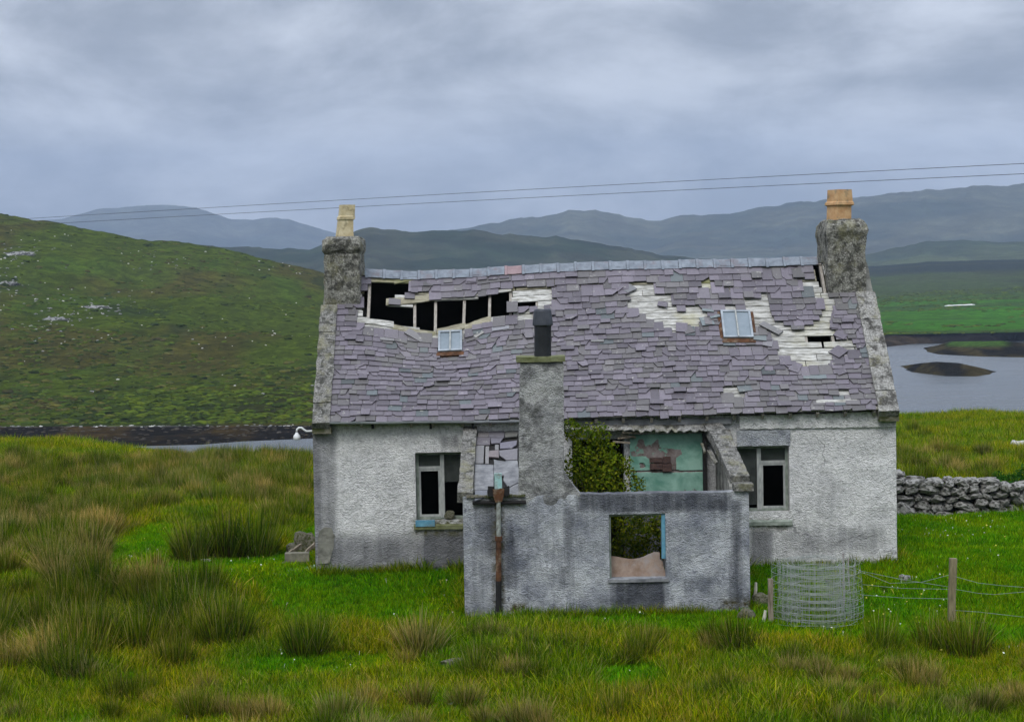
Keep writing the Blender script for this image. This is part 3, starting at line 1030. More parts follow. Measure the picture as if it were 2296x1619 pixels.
# roof surface: X along the ridge, v from eaves (0) to ridge (1)
E_pts = [(735, 944), (900, 944), (1060, 941), (1168, 938), (1270, 937), (1640, 927), (1975, 917)]
R_pts = [(822, 613), (930, 617), (1050, 613), (1130, 606), (1250, 599), (1400, 594), (1600, 590), (1830, 584)]
YEAVE, YRIDGE = -.14, 2.5
Ew = [P(x, y, YEAVE) for x, y in E_pts]
Rw = [P(x, y, YRIDGE) for x, y in R_pts]
ex, ez = np.array([p.x for p in Ew]), np.array([p.z for p in Ew])
rx, rz = np.array([p.x for p in Rw]), np.array([p.z for p in Rw])
XL, XR = P(740, 930, 0).x, P(1966, 915, 0).x
SAGX = P(985, 790, 1.0).x
def sag(x, v):
    return .20 * np.exp(-((x - SAGX) / 1.0) ** 2 - ((v - .50) / .22) ** 2) + .03 * np.sin(x * 1.3 + 1) * np.sin(np.pi * np.clip(v, 0, 1)) \
        + .025 * (vnoise(np.asarray(x) * 1.1, np.asarray(v) * 3.0, s=4) - .5)
RISE = float(np.interp(1.5, rx, rz) - np.interp(1.5, ex, ez))
RUN = YRIDGE - YEAVE
NRM = Vector((0, -RISE, RUN)).normalized()
SLOPE = math.hypot(RISE, RUN)
def S(x, v, off=0.0):
    z = np.interp(x, ex, ez) * (1 - v) + np.interp(x, rx, rz) * v
    o = off - float(sag(x, v))
    return Vector((x, YEAVE + RUN * v + NRM.y * o, z + NRM.z * o))
def on_roof(px, py):
    a = ray(px, py)
    lo, hi = -.6, 3.0
    def f(Y):
        p = CAM + a * ((Y - CAM.y) / a.y)
        v = (Y - YEAVE) / RUN
        s = S(p.x, v)
        return p.z - s.z, p.x, v
    for _ in range(40):
        m = (lo + hi) / 2
        if f(m)[0] > 0: lo = m
        else: hi = m
    r = f(lo)
    return (r[1], r[2])
def RP(fn, pts):
    return [on_roof(*fn(*p)) for p in pts]

bare = [
    RP(zB, [(800, 370), (990, 360), (1000, 450), (1130, 460), (1160, 590), (1250, 600), (1270, 540), (1400, 540), (1390, 740), (1310, 760), (1230, 720), (1195, 830), (1130, 790), (1110, 755), (1030, 750), (960, 710), (920, 660), (860, 650), (840, 600), (790, 590), (800, 480), (850, 420)]),
    RP(zB, [(-60, 390), (180, 375), (180, 520), (150, 585), (40, 590), (40, 540), (-60, 540)]),
    RP(zB, [(1380, 355), (1455, 370), (1440, 540), (1395, 540), (1410, 440)]),
    RP(zB, [(1600, 420), (1650, 420), (1660, 500), (1610, 500)]),
    RP(zE, [(255, 150), (300, 160), (380, 260), (270, 250)]),
    RP(zE, [(1300, 190), (1560, 250), (1500, 330), (1340, 340)]),
    RP(zE, [(900, 900), (1480, 900), (1490, 1075), (1100, 1085)]),
    RP(zE, [(540, 560), (700, 620), (640, 640), (560, 640)]),
    RP(zB, [(370, 370), (600, 365), (600, 415), (380, 430)]),
    RP(zE, [(490, 255), (740, 225), (750, 340), (800, 500), (900, 520), (940, 570), (1000, 600), (1100, 610), (1140, 560), (1250, 550), (1280, 480), (1350, 400), (1320, 230), (1250, 180), (1020, 100), (1000, 40), (1300, 40), (1430, 170), (1540, 270), (1480, 330), (1460, 460), (1480, 600), (1600, 740), (1740, 740), (1740, 900), (1650, 900), (1600, 960), (1450, 920), (1480, 1080), (1150, 1090), (1000, 1000), (850, 900), (760, 700), (700, 640), (540, 600), (530, 480), (480, 420)]),
    RP(zC, [(385, 545), (540, 540), (540, 592), (385, 622)]),
    RP(zE, [(1340, 1350), (1530, 1350), (1545, 1275), (1690, 1285), (1710, 1445), (1300, 1450)]),
    RP(zE, [(165, 1255), (395, 1250), (400, 1330), (465, 1390), (465, 1475), (360, 1475), (340, 1390), (130, 1390)]),
    RP(zA, [(365, 885), (500, 895), (720, 945), (870, 985), (850, 1015), (620, 985), (500, 985), (380, 965)]),
    RP(zA, [(860, 1000), (870, 955), (1210, 880), (1340, 860), (1480, 820), (1490, 930), (1360, 900), (1200, 920), (1060, 960), (1040, 965)]),
    RP(zA, [(1340, 700), (1400, 690), (1400, 780), (1340, 790)]),
    RP(zA, [(600, 640), (730, 630), (720, 745), (560, 800), (860, 775), (860, 715), (760, 735)]),
    RP(zE, [(200, 790), (690, 790), (690, 850), (200, 850)]),
]
holes = [
    RP(zA, [(432, 640), (560, 640), (640, 650), (600, 668), (722, 668), (722, 738), (590, 748), (550, 802), (870, 770), (1345, 712), (1345, 880), (1210, 893), (1060, 935), (1040, 962), (862, 985), (720, 948), (560, 912), (430, 888), (395, 850), (388, 790)]),
    RP(zA, [(1352, 792), (1515, 782), (1518, 825), (1352, 838)]),
    RP(zE, [(1145, 672), (1535, 662), (1595, 742), (1172, 747)]),
    RP(zC, [(690, 545), (745, 545), (800, 700), (745, 705), (700, 620)]),
]
sky_l = RP(lambda x, y: (x, y), [(979, 744), (1038, 744), (1038, 803), (979, 803)])
sky_r = RP(lambda x, y: (x, y), [(1615, 697), (1690, 697), (1690, 772), (1615, 772)])

# sarking boards (bare in the patches, under the slates elsewhere)
bw = .148
nrow = int(SLOPE / bw)
for r in range(nrow):
    v0, v1 = r * bw / SLOPE, ((r + 1) * bw - random.uniform(.010, .018)) / SLOPE
    vm = (v0 + v1) / 2
    xs = np.arange(XL, XR, .02)
    ok = np.ones(len(xs), bool)
    for h in holes:
        ok &= ~inside_np(xs, np.full(len(xs), vm), h)
    i = 0
    while i < len(xs):
        if not ok[i]:
            i += 1
            continue
        j = i
        L = random.uniform(1.6, 3.4)
        while j + 1 < len(xs) and ok[j + 1] and xs[j] - xs[i] < L:
            j += 1
        xa, xb = xs[i], min(xs[j] + .014, XR)
        if xb - xa > .06:
            bm = bmesh.new()
            n = max(1, int((xb - xa) / .35))
            dz = random.uniform(-.004, .004)
            tl = random.uniform(0, .007)
            rings = []
            for k in range(n + 1):
                x = xa + (xb - xa) * k / n
                if k in (0, n) and xb - xa > .3: x += random.uniform(-.02, .02) if (k == 0 and i > 0) or (k == n and xb < XR - .05) else 0
                rings.append([S(x, v0, -.022 + dz), S(x, v0, dz + tl), S(x, v1, dz), S(x, v1, -.022 + dz)])
            add_loft(bm, rings)
            bo = frombm('sarking_board', bm, M['mossboard'] if (vm > .86 and random.random() < .4) else M['board'], house)
        i = j + 1

# rafters
raf_x = sorted([on_roof(*zA(x, 850))[0] for x in (437, 735, 862, 1045, 1205, 1340)])
x = raf_x[-1] + .46
while x < XR:
    raf_x.append(x)
    x += .46
for k, x in enumerate(raf_x):
    bm = bmesh.new()
    n = 6
    rings = []
    w = .048
    for q in range(n + 1):
        v = -.01 + 1.0 * q / n
        xx = x + (random.uniform(-.012, .012))
        rings.append([S(xx - w / 2, v, -.125), S(xx - w / 2, v, -.024), S(xx + w / 2, v, -.024), S(xx + w / 2, v, -.125)])
    add_loft(bm, rings)
    frombm('rafter', bm, M['rafter'], house)

# drooping boards along the big hole
def roof_board(a, b, width, off0, off1, mat, name='sarking_board', label=None, th=.022):
    (xa, va), (xb, vb) = on_roof(*a), on_roof(*b)
    bm = bmesh.new()
    n = 6
    rings = []
    dv = width / SLOPE
    for k in range(n + 1):
        t = k / n
        x, v, o = xa + (xb - xa) * t, va + (vb - va) * t, off0 + (off1 - off0) * t
        rings.append([S(x, v, o), S(x, v, o + th), S(x, v + dv * (1 - .1 * random.random()), o + th), S(x, v + dv, o)])
    add_loft(bm, rings)
    o = frombm(name, bm, mat, house)
    if label: o['label'] = label
    return o
roof_board(zA(552, 803), zA(868, 772), .17, .0, .012, M['mossboard'], label='mossy slanting board sticking out over the roof hole')
roof_board(zA(860, 775), zA(1345, 714), .06, .006, .006, M['board'])
roof_board(zA(605, 668), zA(735, 645), .10, .0, .01, M['mossboard'])
roof_board(zA(368, 912), zA(600, 942), .13, .004, .0, M['board'])
roof_board(zA(595, 955), zA(868, 1000), .12, .0, -.02, M['mossboard'])
roof_board(zA(872, 985), zA(1055, 948), .13, -.02, .0, M['mossboard'])
roof_board(zA(1050, 965), zA(1215, 905), .14, .0, .0, M['mossboard'])
roof_board(zE(1290, 1462), zE(1760, 1452), .07, .02, .02, M['board'])

# slates
slates = []         # (corner verts, tint, importance)
def slate_tint(big=0.0):
    b = min(1.5, max(.5, random.gauss(1.0, .17)))
    k = random.random()
    if k < .04: base = (.090, .105, .112)
    elif k < .28: base = (.112, .104, .108)
    else: base = (.126, .111, .134)
    return tuple(max(.02, c * b) for c in base)
def in_any(x, v, polys):
    return any(inside(x, v, q) for q in polys)
def slate_box(x0, x1, v0, v1, lift0, lift1, th=.009, rot=0.0, chip=0):
    """returns 8 or 10 verts (lower edge first)"""
    xc, vc = (x0 + x1) / 2, (v0 + v1) / 2
    def T(x, v):
        dx, dv = x - xc, (v - vc) * SLOPE
        return xc + dx * math.cos(rot) - dv * math.sin(rot), vc + (dx * math.sin(rot) + dv * math.cos(rot)) / SLOPE
    j = lambda s: random.uniform(-s, s)
    base = [(x0 + j(.004), v0 + j(.002)), (x1 + j(.004), v0 + j(.002)), (x1, v1), (x0, v1)]
    lf = [lift0, lift0, lift1, lift1]
    if chip == 1:
        base = [(x0, v0 + .03 * random.random() + .008), (x0 + (x1 - x0) * random.uniform(.25, .5), v0)] + base[1:]
        lf = [lift0] + lf
    elif chip == 2:
        base = [base[0], (x1 - (x1 - x0) * random.uniform(.25, .5), v0), (x1, v0 + .03 * random.random() + .008)] + base[2:]
        lf = [lift0] + lf
    lo = [S(*T(x, v), o) for (x, v), o in zip(base, lf)]
    hi = [S(*T(x, v), o + th) for (x, v), o in zip(base, lf)]
    return lo, hi
def put_slate(x0, x1, v0, e, length, tint=None, rot=0.0, imp=0.0, lift=None, chip=0):
    v1 = v0 + length / SLOPE
    l0 = random.uniform(.026, .036) if lift is None else lift + .012
    lo, hi = slate_box(x0, x1, v0, v1, l0, .002, .021, rot, chip)
    slates.append((lo, hi, tint or slate_tint(), (x1 - x0) * e + imp))

v = -.012
row = 0
blockers = holes + bare + [sky_l, sky_r]
while v < .985:
    t = max(0, v)
    if t < .62: e = .120 * random.uniform(.94, 1.06)
    elif t < .80: e = .150 * random.uniform(.94, 1.06)
    elif t < .90: e = .165
    else: e = .215
    dv = e / SLOPE
    x = XL + random.uniform(-.12, 0)
    wmean = .188 if t < .9 else .23
    while x < XR:
        w = wmean * random.uniform(.72, 1.30)
        x0, x1 = max(x, XL), min(x + w - random.uniform(.004, .011), XR)
        xn = x + w
        if x1 - x0 > .05:
            xm, vm = (x0 + x1) / 2, v + dv * .5
            slipv = 0.0
            bad = in_any(xm, vm, blockers)
            gone = random.random() < (.006 + .02 * smooth(.55, .75, t))
            if not bad and not gone:
                L = e * 2.0
                vt = v + L / SLOPE
                if in_any(xm, v + 1.6 * dv, holes + [sky_l, sky_r]): L = e * 1.12
                if v + L / SLOPE > .975: L = (.975 - v) * SLOPE
                rot = random.gauss(0, .017)
                imp = 0
                if random.random() < .07:
                    rot = random.uniform(-.16, .16)
                    slipv = -random.uniform(.01, .05) / SLOPE
                    imp = .02
                put_slate(x0, x1, v + slipv + random.gauss(0, .0026), e, L, None, rot, imp, None if random.random() > .06 else random.uniform(.034, .05), random.choice((1, 2)) if random.random() < .13 else 0)
        x = xn
    v += dv
    row += 1
# loose, slipped and stray slates seen on the bare boards
def loose(fn, x, y, w, h, rot=0.0, tint=None, lift=.03, off=None):
    xx, vv = on_roof(*fn(x, y))
    put_slate(xx - w / 2, xx + w / 2, vv - h / 2 / SLOPE, h, h, tint, rot, 1.0, lift)
G1 = (.15, .18, .19)
loose(zE, 770, 600, .40, .16, R(-38), (.17, .165, .17))
loose(zE, 640, 690, .22, .26, R(-6), G1)
loose(zE, 735, 760, .16, .24, R(-14), (.19, .18, .20))
loose(zE, 1545, 870, .24, .24, R(40))
loose(zE, 1540, 1060, .18, .34, R(22))
loose(zE, 1600, 650, .20, .34, R(-38))
loose(zE, 1500, 520, .14, .40, R(-12))
loose(zE, 1215, 1140, .24, .22, 0, G1)
loose(zE, 1340, 1140, .18, .22, R(4), G1)
loose(zE, 1050, 1050, .18, .26, R(-24))
loose(zB, 690, 420, .17, .17, R(45))
loose(zB, 785, 420, .20, .22, R(35), (.15, .15, .16))
loose(zB, 760, 505, .18, .14, R(4))
loose(zB, 1065, 550, .17, .16, R(-12))
loose(zB, 1275, 760, .17, .22, R(18))
loose(zB, 530, 830, .22, .22, R(-4), (.17, .165, .165))
loose(zB, 1430, 690, .22, .24, R(8), G1)
loose(zB, 1440, 590, .20, .18, R(-8), G1)
loose(zB, 1490, 640, .18, .18, R(14), G1)
loose(zB, 1080, 790, .20, .22, R(-2))
loose(zB, 400, 1290, .20, .22, 0)
loose(zA, 820, 665, .17, .20, R(-2))
loose(zA, 945, 650, .16, .16, R(1))
loose(zA, 1095, 640, .17, .18, R(-4))
loose(zA, 1160, 630, .16, .18, R(6))
loose(zA, 1230, 628, .16, .17, R(-3))
loose(zA, 1300, 622, .16, .16, R(-2))
loose(zA, 735, 690, .12, .34, R(-2))
loose(zA, 735, 1000, .34, .17, R(-32), (.19, .18, .19))
loose(zA, 350, 1000, .20, .20, R(-8))
loose(zA, 560, 1010, .24, .20, R(4), (.19, .185, .19))
loose(zA, 650, 1020, .20, .20, R(-6))
loose(zA, 1130, 985, .17, .17, R(30), (.26, .255, .24))
loose(zA, 1275, 940, .30, .20, R(2), (.22, .22, .24))
loose(zA, 380, 1180, .16, .16, R(35))
loose(zA, 1080, 1010, .16, .22, R(14))

order = sorted(range(len(slates)), key=lambda i: -slates[i][3])
single = set(order[:300])
SV, SF, SC = [], [], []
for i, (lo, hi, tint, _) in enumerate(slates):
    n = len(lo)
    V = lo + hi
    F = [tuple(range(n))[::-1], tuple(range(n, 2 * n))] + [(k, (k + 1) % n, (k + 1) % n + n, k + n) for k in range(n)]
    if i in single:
        pydata('slate', V, F, M['slate'], house, False, {'tint': np.vstack([np.tile(np.array(tint) * .16, (n, 1)), np.tile(np.array(tint), (n, 1))])})  # lower edges near-black: shade between courses put into the tint
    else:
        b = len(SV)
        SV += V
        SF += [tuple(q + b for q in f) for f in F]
        SC += [tuple(c * .16 for c in tint)] * n + [tint] * n  # same painted shade along the lower edges
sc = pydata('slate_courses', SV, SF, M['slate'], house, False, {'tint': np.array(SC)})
sc['kind'] = 'stuff'

# ridge tiles
rl, rr = P(820, 610, YRIDGE).x, P(1832, 584, YRIDGE).x
nt = 26
for k in range(nt):
    a, b = rl + (rr - rl) * k / nt, rl + (rr - rl) * (k + 1) / nt - .006
    bm = bmesh.new()
    jz, jy = random.uniform(-.006, .006), random.uniform(-.008, .008)
    def ring(x, s, lift=0.0):
        c = S(x, 1.0)
        z0 = float(c.z) + lift + jz + .045
        y0 = YRIDGE + jy
        o = []
        for (dy, dz) in ((-.155, -.120), (-.03, .010), (.0, .022), (.03, .010), (.155, -.120)):
            o.append(Vector((x, y0 + dy * s, z0 + dz * s + (s - 1) * .05)))
        for (dy, dz) in ((.13, -.128), (0, -.006), (-.13, -.128)):
            o.append(Vector((x, y0 + dy, z0 + dz)))
        return o
    lip = .045
    add_loft(bm, [ring(a, 1.16), ring(a + lip, 1.16), ring(a + lip + .006, 1.0), ring((a + b) / 2, 1.0, random.uniform(-.006, .004)), ring(b, 1.0)])
    o = frombm('ridge_tile', bm, M['redridge'] if k == 8 else M['ridge'], house)
    if k == 8: o['label'] = 'reddish ridge tile among the grey ones'

# gables, copings
GL0, GL1 = P(703, 945, -.05).x, P(741, 942, -.05).x
GR0, GR1 = P(1966, 918, -.05).x, P(2010, 918, -.05).x
zel, zer = float(np.interp(GL0, ex, ez)), float(np.interp(GR1, ex, ez))
def gable(x0, x1, ze, zr):
    bm = bmesh.new()
    prof = [(.02, -.35), (4.98, -.35), (4.98, ze - .12), (2.5, zr - .05), (.02, ze - .12)]
    add_loft(bm, [[(x0, y, z) for y, z in prof], [(x1, y, z) for y, z in prof]])
    split_long(bm, .3)
    roughen(bm, .02, 3.0)
    return frombm('gable_wall', bm, M['chim_harl'], house)
ZRL, ZRR = float(np.interp(rl, rx, rz)), float(np.interp(rr, rx, rz))
gable(GL0 + .012, GL1, zel, ZRL)
gable(GR0, GR1 - .012, zer, ZRR)
def copings(x0, x1, mat, back):
    cuts = [-.03, .10, .26, .41, .57, .76]
    for a, b in zip(cuts, cuts[1:]):
        bm = bmesh.new()
        j = random.uniform(-.004, .004)
        h = .08 + random.uniform(-.005, .005)
        rings = []
        for k in range(4):
            vv = a + (b - a - .004) * k / 3
            rings.append([S(x0 + j, vv, -.16), S(x0 + j, vv, h), S(x1 + j * .5, vv, h), S(x1 + j * .5, vv, -.16)])
        add_loft(bm, rings)
        split_long(bm, .11)
        roughen(bm, .016, 7)
        frombm('coping_stone', bm, mat, house, False)
copings(GL0 - .01, GL1, M['coping_plain'], 0)
copings(GR0, GR1 + .01, M['coping'], 0)
# kneeler blocks at the foot of each coping
for x0, x1 in ((GL0 - .015, GL1 + .02), (GR0 + .01, GR1 + .015)):
    bm = bmesh.new()
    s = S((x0 + x1) / 2, -.03)
    add_box(bm, x0, x1, -.17, .12, s.z - .13, s.z - .02)
    split_long(bm, .12)
    roughen(bm, .014, 8)
    frombm('kneeler_stone', bm, M['moss_stone'], house)

# grey mortar patch on the left corner of the front wall
bm = bmesh.new()
c = [P(x, y, 0) for x, y in ((715, 1190), (726, 1181), (743, 1183), (750, 1200), (749, 1226), (744, 1246), (738, 1262), (714, 1264), (713, 1228))]
add_loft(bm, [[(p.x, .02, p.z) for p in c], [(p.x, -.022, p.z) for p in c]])
bmesh.ops.triangulate(bm, faces=[f for f in bm.faces if len(f.verts) > 4])
split_long(bm, .06)
roughen(bm, .012, 9)
M['mortar'] = simple('mossy_mortar', (.13, .13, .11), (.25, .245, .21), 6, .95, .6, 24, .02, third=(.09, .085, .07))
frombm('mortar_patch', bm, M['mortar'], house)
# rear of the house, its shade put into a near-black colour
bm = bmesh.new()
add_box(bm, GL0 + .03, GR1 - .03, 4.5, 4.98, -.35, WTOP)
frombm('back_wall', bm, M['shade_black'], house)
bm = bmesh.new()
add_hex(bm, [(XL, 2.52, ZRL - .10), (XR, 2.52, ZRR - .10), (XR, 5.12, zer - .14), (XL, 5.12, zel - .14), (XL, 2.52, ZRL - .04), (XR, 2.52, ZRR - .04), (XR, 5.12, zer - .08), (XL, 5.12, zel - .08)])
frombm('back_roof', bm, M['shade_black'], house)
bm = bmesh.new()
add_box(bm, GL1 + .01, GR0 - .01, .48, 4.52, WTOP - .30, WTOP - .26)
frombm('attic_floor', bm, M['shade_black'], house)  # unseen attic floor, added to keep roof-hole light out of the rooms
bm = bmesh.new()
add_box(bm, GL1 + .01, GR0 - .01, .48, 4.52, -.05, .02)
frombm('house_floor', bm, M['shade_black'], house)
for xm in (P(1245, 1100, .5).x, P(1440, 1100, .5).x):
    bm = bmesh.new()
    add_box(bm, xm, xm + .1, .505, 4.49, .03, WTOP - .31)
    frombm('partition', bm, M['shade_black'], house)

# chimneys
def ringbox(x0, x1, y0, y1, z, s=1.0, ch=0.0, chl=None):
    cx, cy = (x0 + x1) / 2, (y0 + y1) / 2
    pts = [(x0, y0), (x1, y0), (x1, y1), (x0, y1)] if chl is None else [(x0, y0 + chl[1]), (x0 + chl[0], y0), (x1, y0), (x1, y1), (x0, y1)]
    return [Vector((cx + (x - cx) * s, cy + (y - cy) * s, z)) for x, y in pts]
YC = 1.85
def chim(pxl, pxr, base_py, levels, chl=None, seed=0.0):
    x0, x1 = P(pxl, 620, YC).x, P(pxr, 620, YC).x
    z0 = P((pxl + pxr) / 2, base_py, YC).z - .5
    bm = bmesh.new()
    rings = [ringbox(x0, x1, YC, 3.12, z0, 1.0, 0, chl)]
    for py, s in levels:
        rings.append(ringbox(x0, x1, YC, 3.12, P((pxl + pxr) / 2, py, YC).z, s, 0, chl))
    add_loft(bm, rings)
    split_long(bm, .09)
    roughen(bm, .022, 6.0, 0, seed)
    roughen(bm, .012, 17.0, 0, seed + 3)
    o = frombm('chimney', bm, M['chim'], house)
    return o, x0, x1
cl, clx0, clx1 = chim(727, 806, 690, [(574, 1.0), (570, .985), (562, 1.06), (550, 1.085), (538, 1.05), (531, .90)], None, 2.0)
cl['label'] = 'grey lichened chimney with the cream pot'
cr_, crx0, crx1 = chim(1857, 1943, 655, [(548, 1.0), (530, 1.04), (518, 1.07), (505, 1.04), (495, .92), (491, .75)], None, 6.0)
cr_['label'] = 'stout grey chimney with the orange pot'
# a ledge line on the left stack
def pot(pxs, mat, parent, Yp, rot, lab):
    """pxs: list of (x0, x1, y) from the base up"""
    bm = bmesh.new()
    rings = []
    for x0, x1, y in pxs:
        a, b = P(x0, y, Yp), P(x1, y, Yp)
        c, w = (a + b) / 2, (b.x - a.x) / 2
        rad = w * 1.02
        ring = []
        for k in range(16):
            an = 2 * math.pi * k / 16 + rot
            q = 1 / max(abs(math.cos(an - rot)), abs(math.sin(an - rot))) ** .75
            ring.append(Vector((c.x + math.cos(an) * rad * .84 * q, Yp + math.sin(an) * rad * .84 * q, c.z)))
        rings.append(ring)
    add_loft(bm, rings)
    o = frombm('chimney_pot', bm, mat, parent, False)
    o['label'] = lab
    return o
pot([(751, 794, 535), (753, 793, 520), (756, 793, 494), (754, 796, 493), (755, 797, 487), (758, 796, 484), (760, 797, 460), (764, 793, 460), (764, 792, 470)], M['cream_pot'], cl, 2.45, R(20), 'cream square chimney pot leaning right')
pot([(1856, 1906, 497), (1857, 1906, 463), (1852, 1912, 460), (1853, 1911, 455), (1857, 1909, 452), (1858, 1907, 426), (1863, 1902, 426), (1863, 1902, 436)], M['orange_pot'], cr_, 2.45, R(28), 'orange square chimney pot with a collar')

# skylights
def roofquad(bm, pts, o0, o1):
    a = [S(x, v, o0) for x, v in pts]
    b = [S(x, v, o1) for x, v in pts]
    add_hex(bm, a + b)
def skylight(x0, x1, y0, y1, yr, lab, rust_sides):
    ur = lambda x, y: on_roof(x, y)
    (xa, va), (xb, vb) = ur(x0, y1), ur(x1, y0)
    bm = bmesh.new()
    f = .035
    V = lambda m: m / SLOPE
    oz = .085
    root = None
    # frame bars
    for q in ([(xa, va), (xb, va), (xb, va + V(f)), (xa, va + V(f))], [(xa, vb - V(f)), (xb, vb - V(f)), (xb, vb), (xa, vb)],
              [(xa, va + V(f)), (xa + f, va + V(f)), (xa + f, vb - V(f)), (xa, vb - V(f))], [(xb - f, va + V(f)), (xb, va + V(f)), (xb, vb - V(f)), (xb - f, vb - V(f))]):
        roofquad(bm, q, -.02, oz)
    root = frombm('skylight', bm, M['lead'], house)
    root['label'] = lab
    xm = (xa + xb) / 2
    for a, b in ((xa + f, xm - .012), (xm + .012, xb - f)):
        bm = bmesh.new()
        roofquad(bm, [(a, va + V(f)), (b, va + V(f)), (b, vb - V(f)), (a, vb - V(f))], oz - .03, oz - .02)
        frombm('pane', bm, M['skyglass'], root)
    bm = bmesh.new()
    roofquad(bm, [(xm - .012, va + V(.01)), (xm + .012, va + V(.01)), (xm + .012, vb - V(.01)), (xm - .012, vb - V(.01))], oz - .015, oz + .012)
    frombm('glazing_bar', bm, M['whitewood'], root)
    bm = bmesh.new()
    _, vr = ur((x0 + x1) / 2, yr)
    roofquad(bm, [(xa - .03, vr), (xb + .03, vr), (xb + .03, va - V(.004)), (xa - .03, va - V(.004))], .0, .05)
    if rust_sides:
        roofquad(bm, [(xa - .055, va), (xa - .004, va), (xa - .004, vb), (xa - .055, vb)], .0, .045)
        roofquad(bm, [(xb + .004, va), (xb + .055, va), (xb + .055, vb), (xb + .004, vb)], .0, .045)
    frombm('rusted_flashing', bm, M['rust'], root)
skylight(982, 1036, 747, 795, 803, 'small skylight below the hole in the roof', False)
skylight(1622, 1681, 703, 763, 772, 'skylight in a rusted frame between the bare patches', True)

# gutter and eaves
bm = bmesh.new()
a, b = P(733, 946, -.20), P(1166, 942, -.20)
n = 12
for k in range(n):
    pass
pts = [a.lerp(b, k / n) for k in range(n + 1)]
rings = []
for p in pts:
    dz = random.uniform(-.004, .004)
    rings.append([p + Vector((0, .05 * math.cos(t), -.045 * math.sin(t) + dz)) for t in [math.pi * k / 6 for k in range(7)]] + [p + Vector((0, -.042 * math.cos(t) , -.037 * math.sin(t) + dz)) for t in [math.pi * k / 4 for k in range(5)]])
add_loft(bm, rings)
frombm('gutter', bm, M['gutter'], house)
bm = bmesh.new()
add_bar(bm, P(736, 944, -.1), P(1168, 940, -.1), .03, .12)
frombm('fascia_board', bm, M['oldwood'], house)
for x in (836, 966, 1060):
    bm = bmesh.new()
    p = P(x, 957, -.05)
    add_box(bm, p.x - .02, p.x + .02, -.12, -.02, p.z - .03, p.z + .08)
    frombm('gutter_bracket', bm, M['black_iron'], house)
# cracked plaster band under the right hand eaves
bm = bmesh.new()
a0, a1, b0, b1 = P(1658, 962, -.03), P(2009, 957, -.03), P(1658, 934, -.03), P(2009, 921, -.03)
add_hex(bm, [(a0.x, -.035, a0.z), (a1.x, -.035, a1.z), (a1.x, -.005, a1.z), (a0.x, -.005, a0.z), (b0.x, -.035, b0.z), (b1.x, -.035, b1.z), (b1.x, -.005, b1.z), (b0.x, -.005, b0.z)])
split_long(bm, .07)
roughen(bm, .014, 9)
frombm('plaster_band', bm, M['white_harl'], house)
bm = bmesh.new()
a0, b0 = P(1652, 1001, -.02), P(1772, 964, -.02)
add_box(bm, a0.x, b0.x, -.018, .10, a0.z, b0.z)
split_long(bm, .07)
roughen(bm, .008, 9)
frombm('lintel', bm, M['grey_harl'], house)

# windows of the main wall
def mainwin(rc, py0, py1, mull, tran, tran_side, lab, sillmat, sill_py):
    x0, x1, z0, z1 = rc
    Yf = .13
    bm = bmesh.new()
    w = .05
    for q in ((x0 + .004, x0 + w, z0 + .004, z1 - .004), (x1 - w, x1 - .004, z0 + .004, z1 - .004), (x0 + w, x1 - w, z0 + .004, z0 + w), (x0 + w, x1 - w, z1 - w, z1 - .004)):
        add_box(bm, q[0], q[1], Yf, Yf + .07, q[2], q[3])
    root = frombm('window', bm, M['greenwood'], house)
    root['label'] = lab
    mx = P(mull, 1080, Yf).x
    bm = bmesh.new()
    add_box(bm, mx - .034, mx + .034, Yf - .012, Yf + .06, z0 + .03, z1 - w)
    frombm('mullion', bm, M['whitewood'], root)
    tz = P(mull, tran, Yf).z
    a, b = (x0 + w, mx - .036) if tran_side < 0 else (mx + .036, x1 - w)
    bm = bmesh.new()
    add_box(bm, a, b, Yf - .006, Yf + .05, tz - .022, tz + .022)
    frombm('transom', bm, M['whitewood'], root)
    bm = bmesh.new()
    s = .032
    for q in ((a, a + s, z0 + w, tz - .024), (b - s, b, z0 + w, tz - .024), (a + s, b - s, z0 + w, z0 + w + s), (a + s, b - s, tz - .024 - s, tz - .024)):
        add_box(bm, q[0], q[1], Yf + .004, Yf + .045, q[2], q[3])
    frombm('casement', bm, M['whitewood'], root)
    bm = bmesh.new()
    add_box(bm, a, b, Yf + .02, Yf + .026, tz + .024, z1 - w)
    frombm('pane', bm, M['glass'], root)
    a2, b2 = (mx + .036, x1 - w) if tran_side < 0 else (x0 + w, mx - .036)
    bm = bmesh.new()
    add_box(bm, a2, b2, Yf + .02, Yf + .026, z0 + (z1 - z0) * (.55 if tran_side < 0 else .1), z1 - w)
    frombm('pane', bm, M['glass'], root)
    bm = bmesh.new()
    zs = P(mull, sill_py, -.03).z
    add_hex(bm, [(x0 - .04, -.05, zs), (x1 + .04, -.05, zs), (x1 + .04, .16, zs), (x0 - .04, .16, zs), (x0 - .04, -.05, zs + .06), (x1 + .04, -.05, zs + .06), (x1 + .04, .16, z0 + .006), (x0 - .04, .16, z0 + .006)])
    split_long(bm, .1)
    roughen(bm, .01, 8)
    frombm('sill', bm, sillmat, root)
    return root
wl_ = mainwin(win_l, 1014, 1166, 992, 1048, -1, 'broken window beside the left gable with a white mullion', M['mossedge'], 1186)
mainwin(win_r, 1000, 1148, 1702, 1036, 1, 'broken window on the right with a green stained sill', M['greenwood'], 1178)
bm = bmesh.new()
a = P(932, 1180, -.02); b = P(975, 1166, -.02)
add_box(bm, a.x, b.x, -.062, .02, a.z, b.z)
frombm('painted_sill_scrap', bm, M['bluepaint'], wl_)
# a stone left on the sill
sp = P(1008, 1155, .08)
o = link('stone', rock_mesh('stone', 2, 77, M['moss_stone']), None, None, sp)
o.scale = (.09, .08, .085)
tag(o, 'mossy round stone sitting on the sill of the left window', 'stone')

